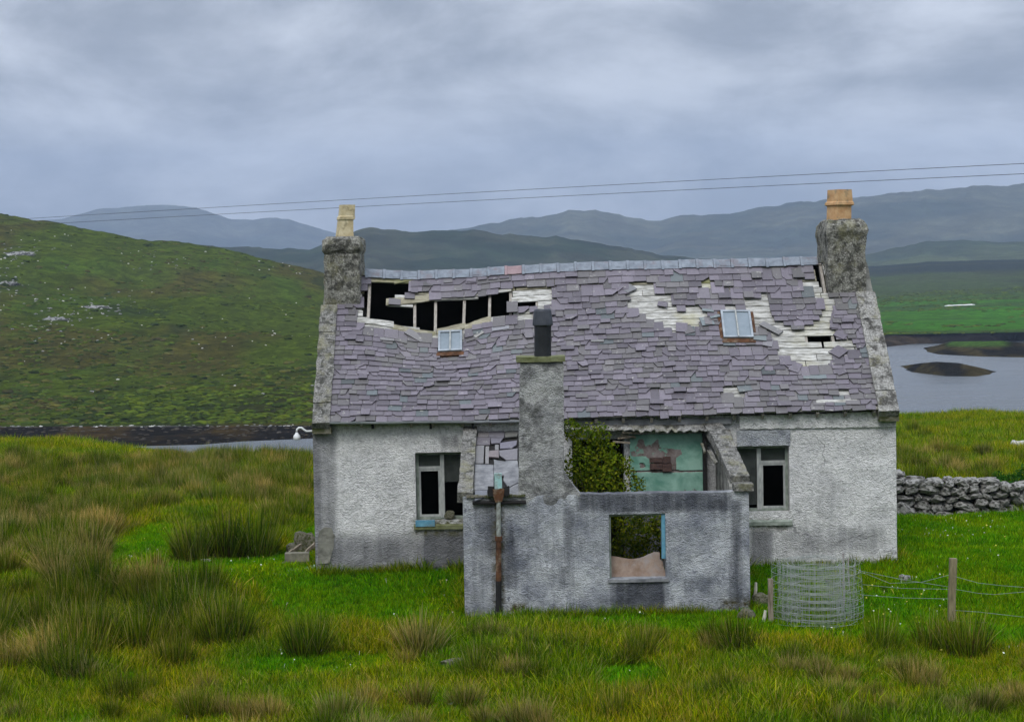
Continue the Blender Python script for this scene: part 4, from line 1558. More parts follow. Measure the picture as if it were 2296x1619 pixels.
# swan neck lamp on the left corner
bm = bmesh.new()
pts = [P(x, y, .02) for x, y in ((706, 966), (694, 967), (687, 967), (681, 963), (676, 959), (670, 959), (666, 963), (665, 971))]
add_tube(bm, pts, .017, 8)
lamp = frombm('lamp', bm, M['lamp'], house, True)
lamp['label'] = 'white swan neck lamp on the left corner'
bm = bmesh.new()
c = P(665.5, 972, .02)
rings = [[c + Vector((r * math.cos(t), r * math.sin(t), z)) for t in [2 * math.pi * k / 14 for k in range(14)]] for r, z in ((.02, .015), (.03, -.005), (.052, -.03), (.06, -.06), (.058, -.10), (.045, -.105))]
add_loft(bm, rings)
frombm('lamp_shade', bm, M['lamp'], lamp, True)

# ------------------------------------------------------------------ the lean-to
EX0, EX1 = P(1040, 1250, YE).x, P(1681, 1250, YE).x
EZT = P(1350, 1108, YE).z
ewin = rect(1366, 1493, 1152, 1297, YE)
wallgrid('extension_wall', EX0, EX1, -.9, EZT, [ewin], YE, YE + .28, M['grey_harl'], stain_ext, .05, .018, house, 3.3, .014)
EZB = P(1600, 955, 0).z                    # roof height where the lean-to meets the house
def side_wall(x0, x1):
    bm = bmesh.new()
    prof = [(YE + .285, -.9), (-.02, -.9), (-.02, EZB - .06), (YE + .285, EZT + (EZB - EZT) * .12 - .05)]
    add_loft(bm, [[(x0, y, z) for y, z in prof], [(x1, y, z) for y, z in prof]])
    split_long(bm, .2)
    roughen(bm, .014, 4)
    return frombm('extension_gable', bm, M['chim_harl'], house)
side_wall(EX0 + .01, EX0 + .27)
side_wall(EX1 - .27, EX1 - .01)
def ext_z(Y): return EZT + (EZB - EZT) * (Y - YE) / -YE
def on_ext(px, py):
    a = ray(px, py)
    lo, hi = YE - .4, .3
    for _ in range(40):
        m = (lo + hi) / 2
        p = CAM + a * ((m - CAM.y) / a.y)
        if p.z > ext_z(m): lo = m
        else: hi = m
    return CAM + a * ((lo - CAM.y) / a.y)
EN = Vector((0, -(EZB - EZT), -YE)).normalized()
def ext_piece(name, fn, pts, o0, o1, mat, rough=.006, cell=.12, tint=None):
    base = [on_ext(*fn(*p)) for p in pts]
    bm = bmesh.new()
    add_loft(bm, [[p + EN * o0 for p in base], [p + EN * o1 for p in base]])
    bmesh.ops.triangulate(bm, faces=[f for f in bm.faces if len(f.verts) > 4])
    if cell:
        split_long(bm, cell)
        roughen(bm, rough, 9)
    o = frombm(name, bm, mat, house)
    if tint is not None:
        tint = tuple(c * .74 for c in tint)
        at = o.data.attributes.new('tint', 'FLOAT_COLOR', 'POINT')
        at.data.foreach_set('color', np.tile(np.array([*tint, 1.0], np.float32), len(o.data.vertices)))
    return o
def zG(x, y): return ((1060 + x * .12353) * K, (980 + y * .12353) * K)
def zI(x, y): return ((1460 + x * .13937) * K, (970 + y * .13937) * K)
def zJ(x, y): return ((1400 + x * .12353) * K, (1180 + y * .12353) * K)
for q in ([(215, 225), (470, 215), (440, 700), (170, 700)], [(168, 712), (438, 706), (402, 1212), (138, 1212)], [(136, 1222), (402, 1216), (396, 1490), (92, 1490)]):
    ext_piece('coping_stone', zG, q, -.10, .07, M['coping_plain'], .012, .09)
for q in ([(1275, 130), (1480, 130), (1640, 480), (1340, 480)], [(1345, 490), (1642, 486), (1790, 900), (1560, 900)]):
    pass
for q in ([(1285, 150), (1580, 130), (1790, 390), (1480, 400)], [(1482, 410), (1795, 398), (1905, 625), (1595, 632)], [(1600, 642), (1910, 634), (2130, 1110), (1800, 1115)]):
    ext_piece('coping_stone', zI, q, -.10, .07, M['coping_plain'], .010, .09)
p = P(1665, 1092, YE)
bm = bmesh.new()
a, b = P(1645, 1101, YE), P(1689, 1084, YE)
add_box(bm, a.x, b.x, YE - .05, YE + .22, a.z, b.z)
split_long(bm, .09)
roughen(bm, .008, 9)
frombm('kneeler_stone', bm, M['coping_plain'], house)
# what is left of its roof
ext_piece('gap_shade_sheet', zG, [(400, 215), (1330, 190), (1400, 1530), (380, 1540)], -.09, -.06, M['shade_black'], 0, 0)  # near-black sheet added to paint the shade in the gaps between slates
T1 = (.17, .155, .172)
for q, t in (([(485, 225), (690, 225), (690, 345), (490, 345)], (.22, .205, .21)), ([(696, 225), (985, 225), (985, 352), (696, 345)], (.20, .19, .215)), ([(995, 235), (1245, 215), (1235, 322), (1000, 345)], (.20, .20, .185)),
             ([(470, 352), (722, 352), (712, 492), (455, 492)], T1), ([(728, 360), (965, 358), (900, 455), (740, 462)], (.20, .19, .22)), ([(905, 455), (1225, 408), (1215, 490), (1130, 550), (905, 560)], (.205, .195, .24)),
             ([(455, 505), (605, 505), (590, 840), (435, 840)], (.22, .215, .22)), ([(632, 520), (700, 520), (690, 845), (625, 845)], (.26, .25, .25)), ([(705, 600), (880, 590), (885, 730), (690, 715)], (.24, .20, .205)),
             ([(890, 600), (1235, 560), (1235, 770), (1030, 778), (900, 690)], (.215, .205, .225)), ([(810, 490), (880, 490), (880, 590), (810, 585)], (.24, .235, .235)), ([(430, 1355), (665, 1350), (665, 1475), (425, 1545)], (.19, .20, .23))):
    ext_piece('slate', zG, q, -.03, -.012, M['slate'], .004, .15, t)
for q in ([(430, 850), (780, 860), (785, 1325), (418, 1340)], [(790, 760), (1005, 800), (990, 1060), (790, 1060)], [(1008, 785), (1240, 780), (1285, 1180), (1060, 1295), (975, 1150)], [(1090, 1300), (1300, 1190), (1390, 1490), (1095, 1490)]):
    ext_piece('cement_patch', zG, q, -.04, -.02, M['cement'], .008, .1)
# dark ragged edge under the left part of the roof
bm = bmesh.new()
for k in range(14):
    x = EX0 + .06 + k * .065
    add_box(bm, x, x + .06, YE - .035 - random.random() * .02, YE + .02, EZT + random.uniform(-.022, -.006), EZT + random.uniform(.008, .03))
roughen(bm, .006, 20)
frombm('eaves_fillet', bm, M['moss_stone'], house)

# lean-to chimney with its flue
YX = YE - .03
bm = bmesh.new()
rings = []
for x0, x1, py, yf, yb in ((1163, 1290, 1185, .06, .40), (1163, 1302, 1112, .018, .42), (1163, 1268, 1068, .0, .42), (1163, 1265, 1060, .0, .42), (1165, 1264, 960, .0, .42), (1166, 1263, 815, .0, .42)):
    a, b = P(x0, py, YX), P(x1, py, YX)
    rings.append([Vector((a.x, YX + yf, a.z)), Vector((b.x, YX + yf, a.z)), Vector((b.x, YX + yb, a.z)), Vector((a.x, YX + yb, a.z))])
add_loft(bm, rings)
split_long(bm, .07)
roughen(bm, .014, 6)
roughen(bm, .008, 18, 0, 4)
ech = frombm('chimney', bm, M['ext_chim'], house)
ech['label'] = 'slender grey chimney rising from the lean-to wall'
bm = bmesh.new()
a, b = P(1158, 813, YX - .03), P(1267, 799, YX - .03)
add_box(bm, a.x, b.x, YX - .035, YX + .46, a.z, b.z)
split_long(bm, .08)
roughen(bm, .008, 9)
frombm('chimney_cap', bm, M['mossedge'], ech)
bm = bmesh.new()
rings = []
for x0, x1, py in ((1198, 1236, 803), (1198, 1236, 727)):
    a, b = P(x0, py, YX + .2), P(x1, py, YX + .2)
    c, r = (a + b) / 2, (b.x - a.x) / 2
    rings.append([c + Vector((r * math.cos(t), r * math.sin(t), 0)) for t in [2 * math.pi * k / 20 for k in range(20)]])
add_loft(bm, rings)
frombm('flue_pipe', bm, M['flue'], ech, False)
bm = bmesh.new()
rings = []
for x0, x1, py in ((1197, 1237, 731), (1194, 1240, 729), (1194, 1240, 726), (1197, 1236, 697), (1199, 1234, 693)):
    a, b = P(x0, py, YX + .2), P(x1, py, YX + .2)
    c, r = (a + b) / 2, (b.x - a.x) / 2
    rings.append([c + Vector((r * math.cos(t), r * math.sin(t), 0)) for t in [2 * math.pi * k / 20 for k in range(20)]])
add_loft(bm, rings)
frombm('cowl', bm, M['cowl'], ech, False)

# painted wall seen through the open roof
Yp = -.045
x0, x1, z0, z1 = rect(1413, 1576, 973, 1120, Yp)
nxp, nzp = 90, 80
xs, zs = np.linspace(x0, x1, nxp), np.linspace(z0, z1, nzp)
X, Z = np.meshgrid(xs, zs)
V = np.stack([X.ravel(), np.full(X.size, Yp), Z.ravel()], 1)
px, py = proj_np(V)
lp = [zI(*q) for q in [(120, 640), (170, 620), (250, 470), (260, 420), (340, 420), (370, 530), (480, 510), (590, 420), (620, 560), (980, 600), (990, 680), (900, 740), (900, 970), (470, 990), (440, 760), (380, 720), (180, 720), (120, 700)]]
loss = np.where(inside_np(px, py, lp), .26, .0)
loss = np.maximum(loss, .38 * (np.abs(py - zI(0, 965)[1]) < 2.2))
loss = np.maximum(loss, .12 * smooth(1088, 1100, py))
loss = np.maximum(loss, np.where(inside_np(px, py, [zI(*q) for q in [(280, 830), (350, 830), (380, 900), (300, 910)]]), .35, -1))
V[:, 1] += .02 * (loss > .3) + (fbm(V[:, 0] * 6, V[:, 2] * 6, s=3) - .5) * .012
idx = np.arange(nxp * nzp).reshape(nzp, nxp)
F = np.stack([idx[:-1, :-1].ravel(), idx[:-1, 1:].ravel(), idx[1:, 1:].ravel(), idx[1:, :-1].ravel()], 1)
pydata('painted_plaster', V, F, M['greenpanel'], house, False, {'loss': loss})['label'] = 'peeling green painted plaster inside the lean-to'
for (xa, ya, xb, yb) in ((455, 815, 660, 735), (450, 935, 660, 830), (670, 825, 800, 715), (665, 965, 815, 835)):
    bm = bmesh.new()
    a, b = P(*zI(xa, ya), Yp), P(*zI(xb, yb), Yp)
    add_box(bm, a.x, b.x, Yp - .03 - random.random() * .02, Yp + .01, a.z, b.z)
    split_long(bm, .08)
    roughen(bm, .008, 14)
    frombm('brick', bm, M['brick'], house)
# ragged strip of roofing still hanging on the wall over it
bm = bmesh.new()
prev = None
n = 90
rings = []
for k in range(n + 1):
    px_ = 1268 + (1588 - 1268) * k / n
    a, b = P(px_, 951, -.02), P(px_, 961 + (2.2 * math.sin(k * 1.1) + 2) * (k > 42) * (.4 + float(vnoise(k * .35, 5.0))) + 5 * float(vnoise(k * .7, 0)), -.30)
    wv_ = .005 * math.sin(k * 1.25)
    rings.append([a + Vector((0, 0, wv_)), b + Vector((0, 0, wv_)), b + Vector((0, 0, wv_ - .012)), a + Vector((0, 0, wv_ - .012))])
add_loft(bm, rings)
frombm('roofing_strip', bm, M['coping'], house)
bm = bmesh.new()
a, b = P(1268, 950, -.03), P(1640, 944, -.03)
add_bar(bm, a, b, .05, .085, n=14, wob=.006)
frombm('flashing', bm, M['cement'], house)
for k, (xa, ya, xb, yb) in enumerate(((1392, 975, 1425, 981), (1385, 983, 1422, 978), (1395, 969, 1440, 972), (1375, 990, 1412, 993))):
    bm = bmesh.new()
    add_bar(bm, P(xa, ya, -.18 - .04 * k), P(xb, yb, -.10 - .03 * k), .03, .03)
    frombm('broken_lath', bm, M['oldwood'], house)
# near-black strip added for the shaded gap beside the painted wall, torn plaster hanging from the coping
bm = bmesh.new()
a, b = P(1577, 1110, -.12), P(1584, 972, -.12)
add_box(bm, a.x, b.x, -.16, -.06, -.3, b.z)
frombm('gap_shade_strip', bm, M['shade_black'], house)
for pts in ([(1310, 330), (1350, 330), (1400, 470), (1370, 480)], [(1420, 450), (1490, 440), (1600, 640), (1560, 660), (1480, 570)]):
    ext_piece('torn_plaster', zI, pts, -.20, -.17, M['coping_plain'], .01, .06)

# window of the lean-to
x0, x1, z0, z1 = ewin
bm = bmesh.new()
add_box(bm, x0 + .003, x0 + .03, YE + .05, YE + .14, z0 + .002, z1 - .002)
add_box(bm, x0 + .031, x1 - .062, YE + .05, YE + .14, z1 - .035, z1 - .003)
wroot = frombm('window', bm, M['greenwood'], house)
wroot['label'] = 'empty window opening of the lean-to'
bm = bmesh.new()
add_box(bm, x1 - .06, x1 - .003, YE + .03, YE + .16, z0 + .3, z1 - .003)
frombm('jamb', bm, M['bluepaint'], wroot)
bm = bmesh.new()
add_box(bm, x0 - .03, x1 + .04, YE - .035, YE + .24, z0 - .05, z0 - .004)
split_long(bm, .1)
roughen(bm, .005, 9)
frombm('sill', bm, M['cement'], wroot)

# rainwater pipe
hop = None
bm = bmesh.new()
a = P(1118, 1112, YE - .07)
rings = []
for dx, py in ((.05, 1122), (.075, 1112), (.085, 1104), (.09, 1097)):
    z = P(1118, py, YE - .07).z
    rings.append([Vector((a.x + sx * dx, YE - .09 + sy * dx * .55, z + random.uniform(-.03, .03))) for sx, sy in ((-1, -1), (-.3, -1.1), (.4, -1.05), (1, -1), (1, 1), (-1, 1))])
add_loft(bm, rings)
pipe_mat = {'p': M['pale_iron'], 'r': M['rust'], 'b': M['black_iron']}
bmh = bm
def pipe_seg(y0, y1, r, mat, parent, name):
    bm = bmesh.new()
    add_tube(bm, [P(1118, y, YE - .075) for y in (y0, y1)], r, 10)
    return frombm(name, bm, mat, parent)
dp = pipe_seg(1110, 1206, .036, M['pale_iron'], house, 'downpipe')
dp['label'] = 'flaking rusty downpipe on the lean-to'
hop = frombm('hopper', bmh, M['rust'], dp)
pipe_seg(1202, 1212, .062, M['rust'], dp, 'collar')
pipe_seg(1212, 1302, .046, M['rust'], dp, 'rusted_length')
pipe_seg(1302, 1370, .047, M['black_iron'], dp, 'black_length')
for sx in (-.12, .12):
    bm = bmesh.new()
    b = P(1118, 1100, YE - .09)
    add_loft(bm, [[b + Vector((sx + i * .045, j * .03, z + (.03 * random.random() if z > 0 else 0))) for i, j in ((-1, -1), (1, -1), (1, 1), (-1, 1))] for z in (-.08, .05)])
    frombm('gutter_stub', bm, M['black_iron'], dp)
bm = bmesh.new()
a, b = P(1109, 1096, YE - .03), P(1125, 1062, YE - .03)
add_box(bm, a.x, b.x, YE - .03, YE + .06, a.z, b.z)
split_long(bm, .06)
roughen(bm, .006, 9)
frombm('painted_panel', bm, M['turq'], house)['label'] = 'small turquoise panel above the downpipe'
# ================================================================== PLANTS, WALL, FENCE, RUBBLE
def ground_hit(px, py):
    a = ray(px, py)
    lo, hi = 20.0, 90.0
    for _ in range(40):
        m = (lo + hi) / 2
        p = CAM + a * (m / a.y)
        if p.z > float(gz(p.x, p.y)): lo = m
        else: hi = m
    p = CAM + a * (lo / a.y)
    return Vector((p.x, p.y, float(gz(p.x, p.y))))

def zK(x, y): return ((640 + x * .08649) * K, (1230 + y * .08649) * K)
def zL(x, y): return ((1740 + x * .14822) * K, (1270 + y * .14822) * K)
def zM(x, y): return ((1700 + x * .37056) * K, (960 + y * .37056) * K)

# ------------------------------------------------------------------ dry stone wall
wall_rocks = [rock_mesh('stone', 2, 100 + i, M['stone'], .42, 1.5) for i in range(9)]
YW = 6.3
dw = empty('dry_stone_wall', (P(2160, 1150, YW).x, YW, 0), 'low dry stone wall of rough grey boulders behind the right gable', 'wall')
xw0, xw1 = P(1975, 1150, YW).x, P(2800, 1150, YW).x
def wall_h(x):
    px = proj((x, YW, .5))[0]
    return float(np.interp(px, [1970, 2010, 2080, 2140, 2200, 2240, 2262, 2300, 2470], [.84, .84, .78, .80, .77, .72, .62, .56, .50]))
for layer, yl in ((0, YW), (1, YW + .38)):
    z = -.04
    row = 0
    while z < .84:
        h = random.uniform(.13, .21) if row else .2
        x = xw0 + random.uniform(-.2, 0)
        while x < xw1:
            w = random.choice((.15, .19, .22, .26, .31, .38, .44)) * random.uniform(.9, 1.1)
            top = wall_h(x + w / 2)
            if z + h * .75 < top:
                o = link('stone', random.choice(wall_rocks), None, dw, None)
                zz = z + h / 2 + random.uniform(-.03, .03)
                gg = float(gz(x + w / 2, yl))
                o.matrix_basis = Matrix.LocRotScale(Vector((x + w / 2, yl + random.uniform(-.05, .05), gg + zz)), Euler((random.uniform(-.25, .25), random.gauss(0, .22), random.uniform(-.5, .5))), Vector((w * random.uniform(.50, .60), .20, h * random.uniform(.46, .64))))
            x += w * .97
        z += h * .93
        row += 1
bm = bmesh.new()
x = xw0
while x < xw1:
    g_ = float(gz(x, YW))
    add_box(bm, x, x + .298, YW + .08, YW + .30, g_ - .1, g_ + max(.1, wall_h(x) - .16))
    x += .3
M['core'] = simple('core_gap_shade', (.012, .011, .010), (.03, .028, .024), 9)
frombm('light_block_core', bm, M['core'], dw)['kind'] = 'stuff'  # near-black boxes added to block light and darken gaps between stones
o = link('stone', wall_rocks[3], None, dw)
p = P(2028, 1140, YW - .3)
o.matrix_basis = Matrix.LocRotScale(Vector((p.x, YW - .3, float(gz(p.x, YW - .3)) + .12)), Euler((0, .45, .1)), Vector((.24, .14, .17)))
o['label'] = 'big slab leaning at the foot of the wall next to the house'

# ------------------------------------------------------------------ loose stones and rubble
def stone(px, py, sx, sy, sz, mat, label, rot=0.0, sub=2, seed=1, name='stone', cat='stone', grp=None):
    p = ground_hit(px, py)
    o = link(name, rock_mesh(name, sub, seed, mat), None, None, p + Vector((0, 0, sz * .45)))
    o.scale = (sx, sy, sz)
    o.rotation_euler = (0, 0, rot)
    return tag(o, label, cat, grp)
stone(*zM(1135, 1088), .11, .09, .085, M['stone'], 'pale grey boulder in the grass at the right corner of the cottage', .4, 3, 201, 'boulder', 'boulder')
stone(2289, 1007, .30, .26, .20, M['palestone'], 'cream boulder half cut off by the right picture edge above the stone wall', .1, 3, 202, 'boulder', 'boulder')
stone(*zM(1835, 1515), .24, .12, .04, M['palestone'], 'flat whitish stone in the grass near the right picture edge below the fence', .2, 2, 203)
stone(*zM(1610, 690), .09, .07, .05, M['palestone'], 'small white stone on the lawn below the stone wall', .2, 2, 204)
stone(1017, 1585, .07, .05, .05, M['palestone'], 'small white stone in the grass at the bottom of the picture', .5, 2, 205)
stone(1018, 1494, .20, .12, .09, M['moss_stone'], 'grey brown stone half sunk among the rush clumps before the lean-to', .5, 2, 206)
stone(413, 1172, .05, .04, .04, M['palestone'], 'small white pebble at the edge of the rounded rush clump', .5, 2, 207)
stone(458, 1259, .12, .06, .04, M['palestone'], 'pale flat stone on the lawn between the rush beds', .5, 2, 208)
stone(*zK(900, 760), .23, .22, .26, M['moss_stone'], 'dark mossy stone heaped against the left gable', .3, 3, 209)
stone(*zK(620, 780), .20, .18, .15, M['moss_stone'], 'lower mossy stone beside the heap at the left gable', .9, 3, 210)
def block(name, c, sx, sy, sz, mat, label, cat, rot=(0, 0, 0), rough=.006, cell=.08):
    bm = bmesh.new()
    add_box(bm, -sx / 2, sx / 2, -sy / 2, sy / 2, 0, sz)
    split_long(bm, cell)
    roughen(bm, rough, 9, 0, sx * 9)
    o = frombm(name, bm, mat, None, False, c)
    o.rotation_euler = rot
    return tag(o, label, cat)
M['oldcement'] = simple('stained_concrete', (.10, .10, .075), (.25, .235, .18), 7, .9, .5, 30, .01)
pb = ground_hit(*zK(660, 1085))
block('concrete_block', pb + Vector((0, 0, .07)), .41, .2, .145, M['oldcement'], 'grey concrete block lying by the left gable', 'block', (0, 0, R(3)))
block('slab', pb + Vector((.06, .02, .0)), .62, .30, .06, M['moss_stone'], 'thin dark slab under the concrete block', 'slab', (0, 0, R(-2)))
pb2 = ground_hit(*zK(640, 1270))
block('slab', pb2 + Vector((0, 0, -.01)), .36, .22, .05, M['coping_plain'], 'broken purple grey slab in the grass in front of the concrete block', 'slab', (0, R(4), R(12)), .012)
pb3 = ground_hit(*zK(980, 1220))
block('painted_scrap', pb3 + Vector((0, 0, .01)), .24, .16, .03, M['turq'], 'scrap of turquoise painted board at the foot of the left gable', 'scrap', (R(8), R(-12), R(20)), .006)
pb4 = ground_hit(*zK(240, 1370))
block('board', pb4 + Vector((0, 0, .0)), .30, .10, .03, M['rafter'], 'short pale board in the grass furthest from the left gable', 'board', (0, R(3), R(-8)), .004)
bm = bmesh.new()
add_bar(bm, P(*zK(800, 830), pb.y + .15), P(*zK(1150, 500), pb.y + .30), .04, .05, n=5, wob=.006)
tag(frombm('timber', bm, M['oldwood']), 'rotten timber propped against the left gable behind the block', 'timber')
bm = bmesh.new()
add_bar(bm, P(*zK(430, 760), pb.y + .2), P(*zK(760, 540), pb.y + .45), .04, .04, n=5, wob=.006)
tag(frombm('timber', bm, M['oldwood']), 'mossy timber lying over the lower stone at the left gable', 'timber')

# warped board standing in the lean-to window
def zJp(x, y): return P(*zJ(x, y), YE + .20)
prof = [(206, 1005), (300, 1002), (400, 1018), (500, 1042), (600, 1058), (700, 1058), (800, 1045), (870, 1022), (950, 982), (1020, 950), (1080, 925), (1150, 925), (1185, 935), (1160, 985), (1140, 1045), (1190, 1060), (1240, 1100), (1255, 1180), (1290, 1290), (1315, 1375)]
n = len(prof)
V, F = [], []
bx0, bx1 = zJp(206, 1400).x, zJp(1315, 1400).x
for k, (x, y) in enumerate(prof):
    top = zJp(x, y)
    bot = zJp(x, 1400)
    t = (top.x - bx0) / (bx1 - bx0)
    curve = .05 * math.sin(t * math.pi)
    for q in range(5):
        f = q / 4
        V.append((top.x, YE + .20 + curve * (.3 + .7 * f), bot.z + (top.z - bot.z) * f))
    for q in range(5):
        f = q / 4
        V.append((top.x, YE + .222 + curve * (.3 + .7 * f), bot.z + (top.z - bot.z) * f))
for k in range(n - 1):
    for q in range(4):
        a, b = k * 10 + q, (k + 1) * 10 + q
        F.append((a, b, b + 1, a + 1))
        F.append((a + 5, a + 6, b + 6, b + 5))
    F.append((k * 10 + 4, (k + 1) * 10 + 4, (k + 1) * 10 + 9, k * 10 + 9))
for k in (0, n - 1):
    for q in range(4):
        a = k * 10 + q
        F.append((a, a + 1, a + 6, a + 5) if k == 0 else (a, a + 5, a + 6, a + 1))
tag(pydata('warped_board', V, F, M['brown_board'], None, False), 'warped pinkish brown board filling the bottom of the lean-to window', 'board')

# rubble and sticks between the lean-to and the netting
stone(*zL(300, 1000), .16, .15, .13, M['moss_stone'], 'brown mossy stone between the lean-to corner and the netting roll', .3, 3, 220)
stone(*zL(60, 1220), .15, .14, .12, M['moss_stone'], 'rusty brown mossy stone tucked under the right corner of the lean-to', .8, 3, 221)
M['palestick'] = simple('bleached_stick', (.38, .35, .27), (.56, .54, .46), 6, .9)
for a, b, lab in (((215, 640), (180, 900), 'pale upright stick by the lean-to corner, upper of two'), ((362, 1080), (315, 1270), 'pale upright stick by the netting roll, lower of two')):
    q = ground_hit(*zL(b[0], b[1] + 40))
    bm = bmesh.new()
    add_tube(bm, [P(*zL(*a), q.y), P(*zL((a[0] + b[0]) / 2 + 12, (a[1] + b[1]) / 2), q.y), P(*zL(b[0], b[1] + 60), q.y)], [.02, .028, .022], 6)
    tag(frombm('stick', bm, M['palestick']), lab, 'stick')

# ------------------------------------------------------------------ roll of wire netting
pc = ground_hit(1833, 1393)
roll = empty('wire_netting_roll', pc, 'upright loose roll of galvanised sheep netting by the lean-to corner', 'netting')
RO, HT = .68, .90
def spiral(z, k0):
    pts = []
    turns = 6.6
    n = 252
    for k in range(n + 1):
        t = k / n
        a = t * turns * 2 * math.pi + 2.4
        r = RO * (1 - .50 * t) + .030 * math.sin(a * 2.3 + k0 * .6) + .022 * math.sin(a * 5.1 + k0)
        cx = .07 * t * math.sin(7 * t)
        pts.append(pc + Vector((cx + r * math.cos(a), r * .92 * math.sin(a), z + .02 * math.sin(a * 1.7 + k0) + .05 * t * math.sin(a))))
    return pts
levels = [.02, .10, .19, .29, .40, .52, .64, .77, HT]
lines = []
for k0, z in enumerate(levels):
    pts = spiral(z, k0 * .5)
    lines.append(pts)
    bm = bmesh.new()
    add_tube(bm, pts, .0023, 4, cap=False)
    frombm('line_wire', bm, M['galv'], roll)
bm = bmesh.new()
for k in range(2, 252):
    add_tube(bm, [lines[j][k] for j in range(len(lines))], .0014, 3, cap=False)
frombm('upright_wires', bm, M['galv'], roll)['kind'] = 'stuff'

# ------------------------------------------------------------------ fence
pp = ground_hit(*zM(1425, 1345))
fence = empty('wire_fence', pp, 'sagging wire fence with one weathered wooden post on the lawn', 'fence')
bm = bmesh.new()
tp = P(*zM(1441, 940), pp.y)
add_bar(bm, pp + Vector((0, 0, -.2)), tp, .10, .10, up=Vector((0, 1, 0)), n=6, wob=.003)
frombm('fence_post', bm, M['post'], fence)['label'] = 'weathered wooden fence post'
bm = bmesh.new()
q = ground_hit(*zL(455, 1280))
add_bar(bm, q + Vector((0, 0, -.2)), P(*zL(440, 580), q.y), .075, .075, up=Vector((0, 1, 0)), n=5, wob=.004)
frombm('fence_post', bm, M['oldwood'], fence)['label'] = 'short dark post at the left side of the netting roll'
for (a, b) in (((1595, 175), (1615, 1270)), ((1672, 250), (1688, 700))):
    bm = bmesh.new()
    q = pc + Vector((0, .74, 0))
    add_tube(bm, [P(*zL(*a), q.y), P(*zL(*b), q.y)], .016 if a[0] == 1595 else .009, 8)
    frombm('stake', bm, M['ironstake'], fence)
q0 = pc.y + .70
segs = [[(790, 1012, q0), (900, 1040, None), (1040, 1097, None), (1240, 1090, None), (1415, 1045, 1)], [(850, 1018, q0), (1100, 1070, None), (1415, 1120, 1)], [(870, 1105, q0), (1100, 1128, None), (1415, 1135, 1)], [(860, 1170, q0), (1130, 1190, None), (1415, 1195, 1)],
        [(1455, 1055, 1), (1600, 1095, 1), (1750, 1112, 1), (1960, 1128, 1)], [(1455, 1135, 1), (1600, 1160, 1), (1700, 1168, 1), (1960, 1145, 1)], [(1450, 1268, 1), (1600, 1278, 1), (1760, 1296, 1), (1960, 1318, 1)], [(1445, 1338, 1), (1640, 1345, 1), (1960, 1352, 1)]]
for s in segs:
    ya, yb = (pp.y if s[0][2] == 1 else s[0][2]), pp.y - .055
    xs0, xs1 = s[0][0], s[-1][0]
    pts = []
    for (x, y, _) in s:
        f = (x - xs0) / (xs1 - xs0)
        pts.append(P(*zM(x, y), (ya - .055) * (1 - f) + yb * f))
    fine = []
    for a, b in zip(pts, pts[1:]):
        for k in range(5):
            fine.append(a.lerp(b, k / 5))
    fine.append(pts[-1])
    bm = bmesh.new()
    add_tube(bm, fine, .0024, 5)
    frombm('fence_wire', bm, M['galv'], fence)

# ------------------------------------------------------------------ blades and tufts
def blades(name, n, rad, h0, h1, width, lean, cols, tipcols, ptip, mat, seed, droop=.25, litter=0):
    r = np.random.default_rng(seed)
    V, F, C = [], [], []
    for i in range(n + litter):
        a = r.uniform(0, 2 * math.pi)
        q = rad * math.sqrt(r.uniform())
        bx, by = q * math.cos(a), q * math.sin(a)
        h = r.uniform(h0, h1) * (1 - .35 * (q / max(rad, 1e-6)) ** 2)
        l = lean * (q / max(rad, 1e-6)) * r.uniform(.5, 1.3) + r.normal(0, lean * .25)
        if r.uniform() < .14:
            l *= r.uniform(1.6, 2.8)
        da = a + r.normal(0, .6)
        dx, dy = math.cos(da) * l, math.sin(da) * l
        wa = r.uniform(0, math.pi)
        wx, wy = math.cos(wa) * width / 2, math.sin(wa) * width / 2
        b = len(V)
        base = np.array(cols[r.integers(len(cols))]) * r.uniform(.6, 1.5)
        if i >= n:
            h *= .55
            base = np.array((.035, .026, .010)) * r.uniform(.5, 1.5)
        tip = np.array(tipcols[r.integers(len(tipcols))]) * r.uniform(.8, 1.2) if r.uniform() < ptip and i < n else base * 1.15
        for t, ww in ((0, 1.0), (.55, .85)):
            x, y, z = bx + dx * h * t * (1 + droop * t), by + dy * h * t * (1 + droop * t), h * t * (1 - .12 * l * t)
            V.append((x - wx * ww, y - wy * ww, z))
            V.append((x + wx * ww, y + wy * ww, z))
            c = base * (1 - t * .5) + tip * t * .5
            C += [c, c]
        V.append((bx + dx * h * (1 + droop), by + dy * h * (1 + droop), h * (1 - .12 * l - droop * l * .3)))
        C.append(tip)
        F += [(b, b + 1, b + 3, b + 2), (b + 2, b + 3, b + 4)]
    me = bpy.data.meshes.new(name)
    me.from_pydata([tuple(v) for v in V], [], F)
    at = me.attributes.new('col', 'FLOAT_COLOR', 'POINT')
    C = np.hstack([np.array(C), np.ones((len(C), 1))]).astype(np.float32)
    at.data.foreach_set('color', C.ravel())
    me.materials.append(mat)
    return me

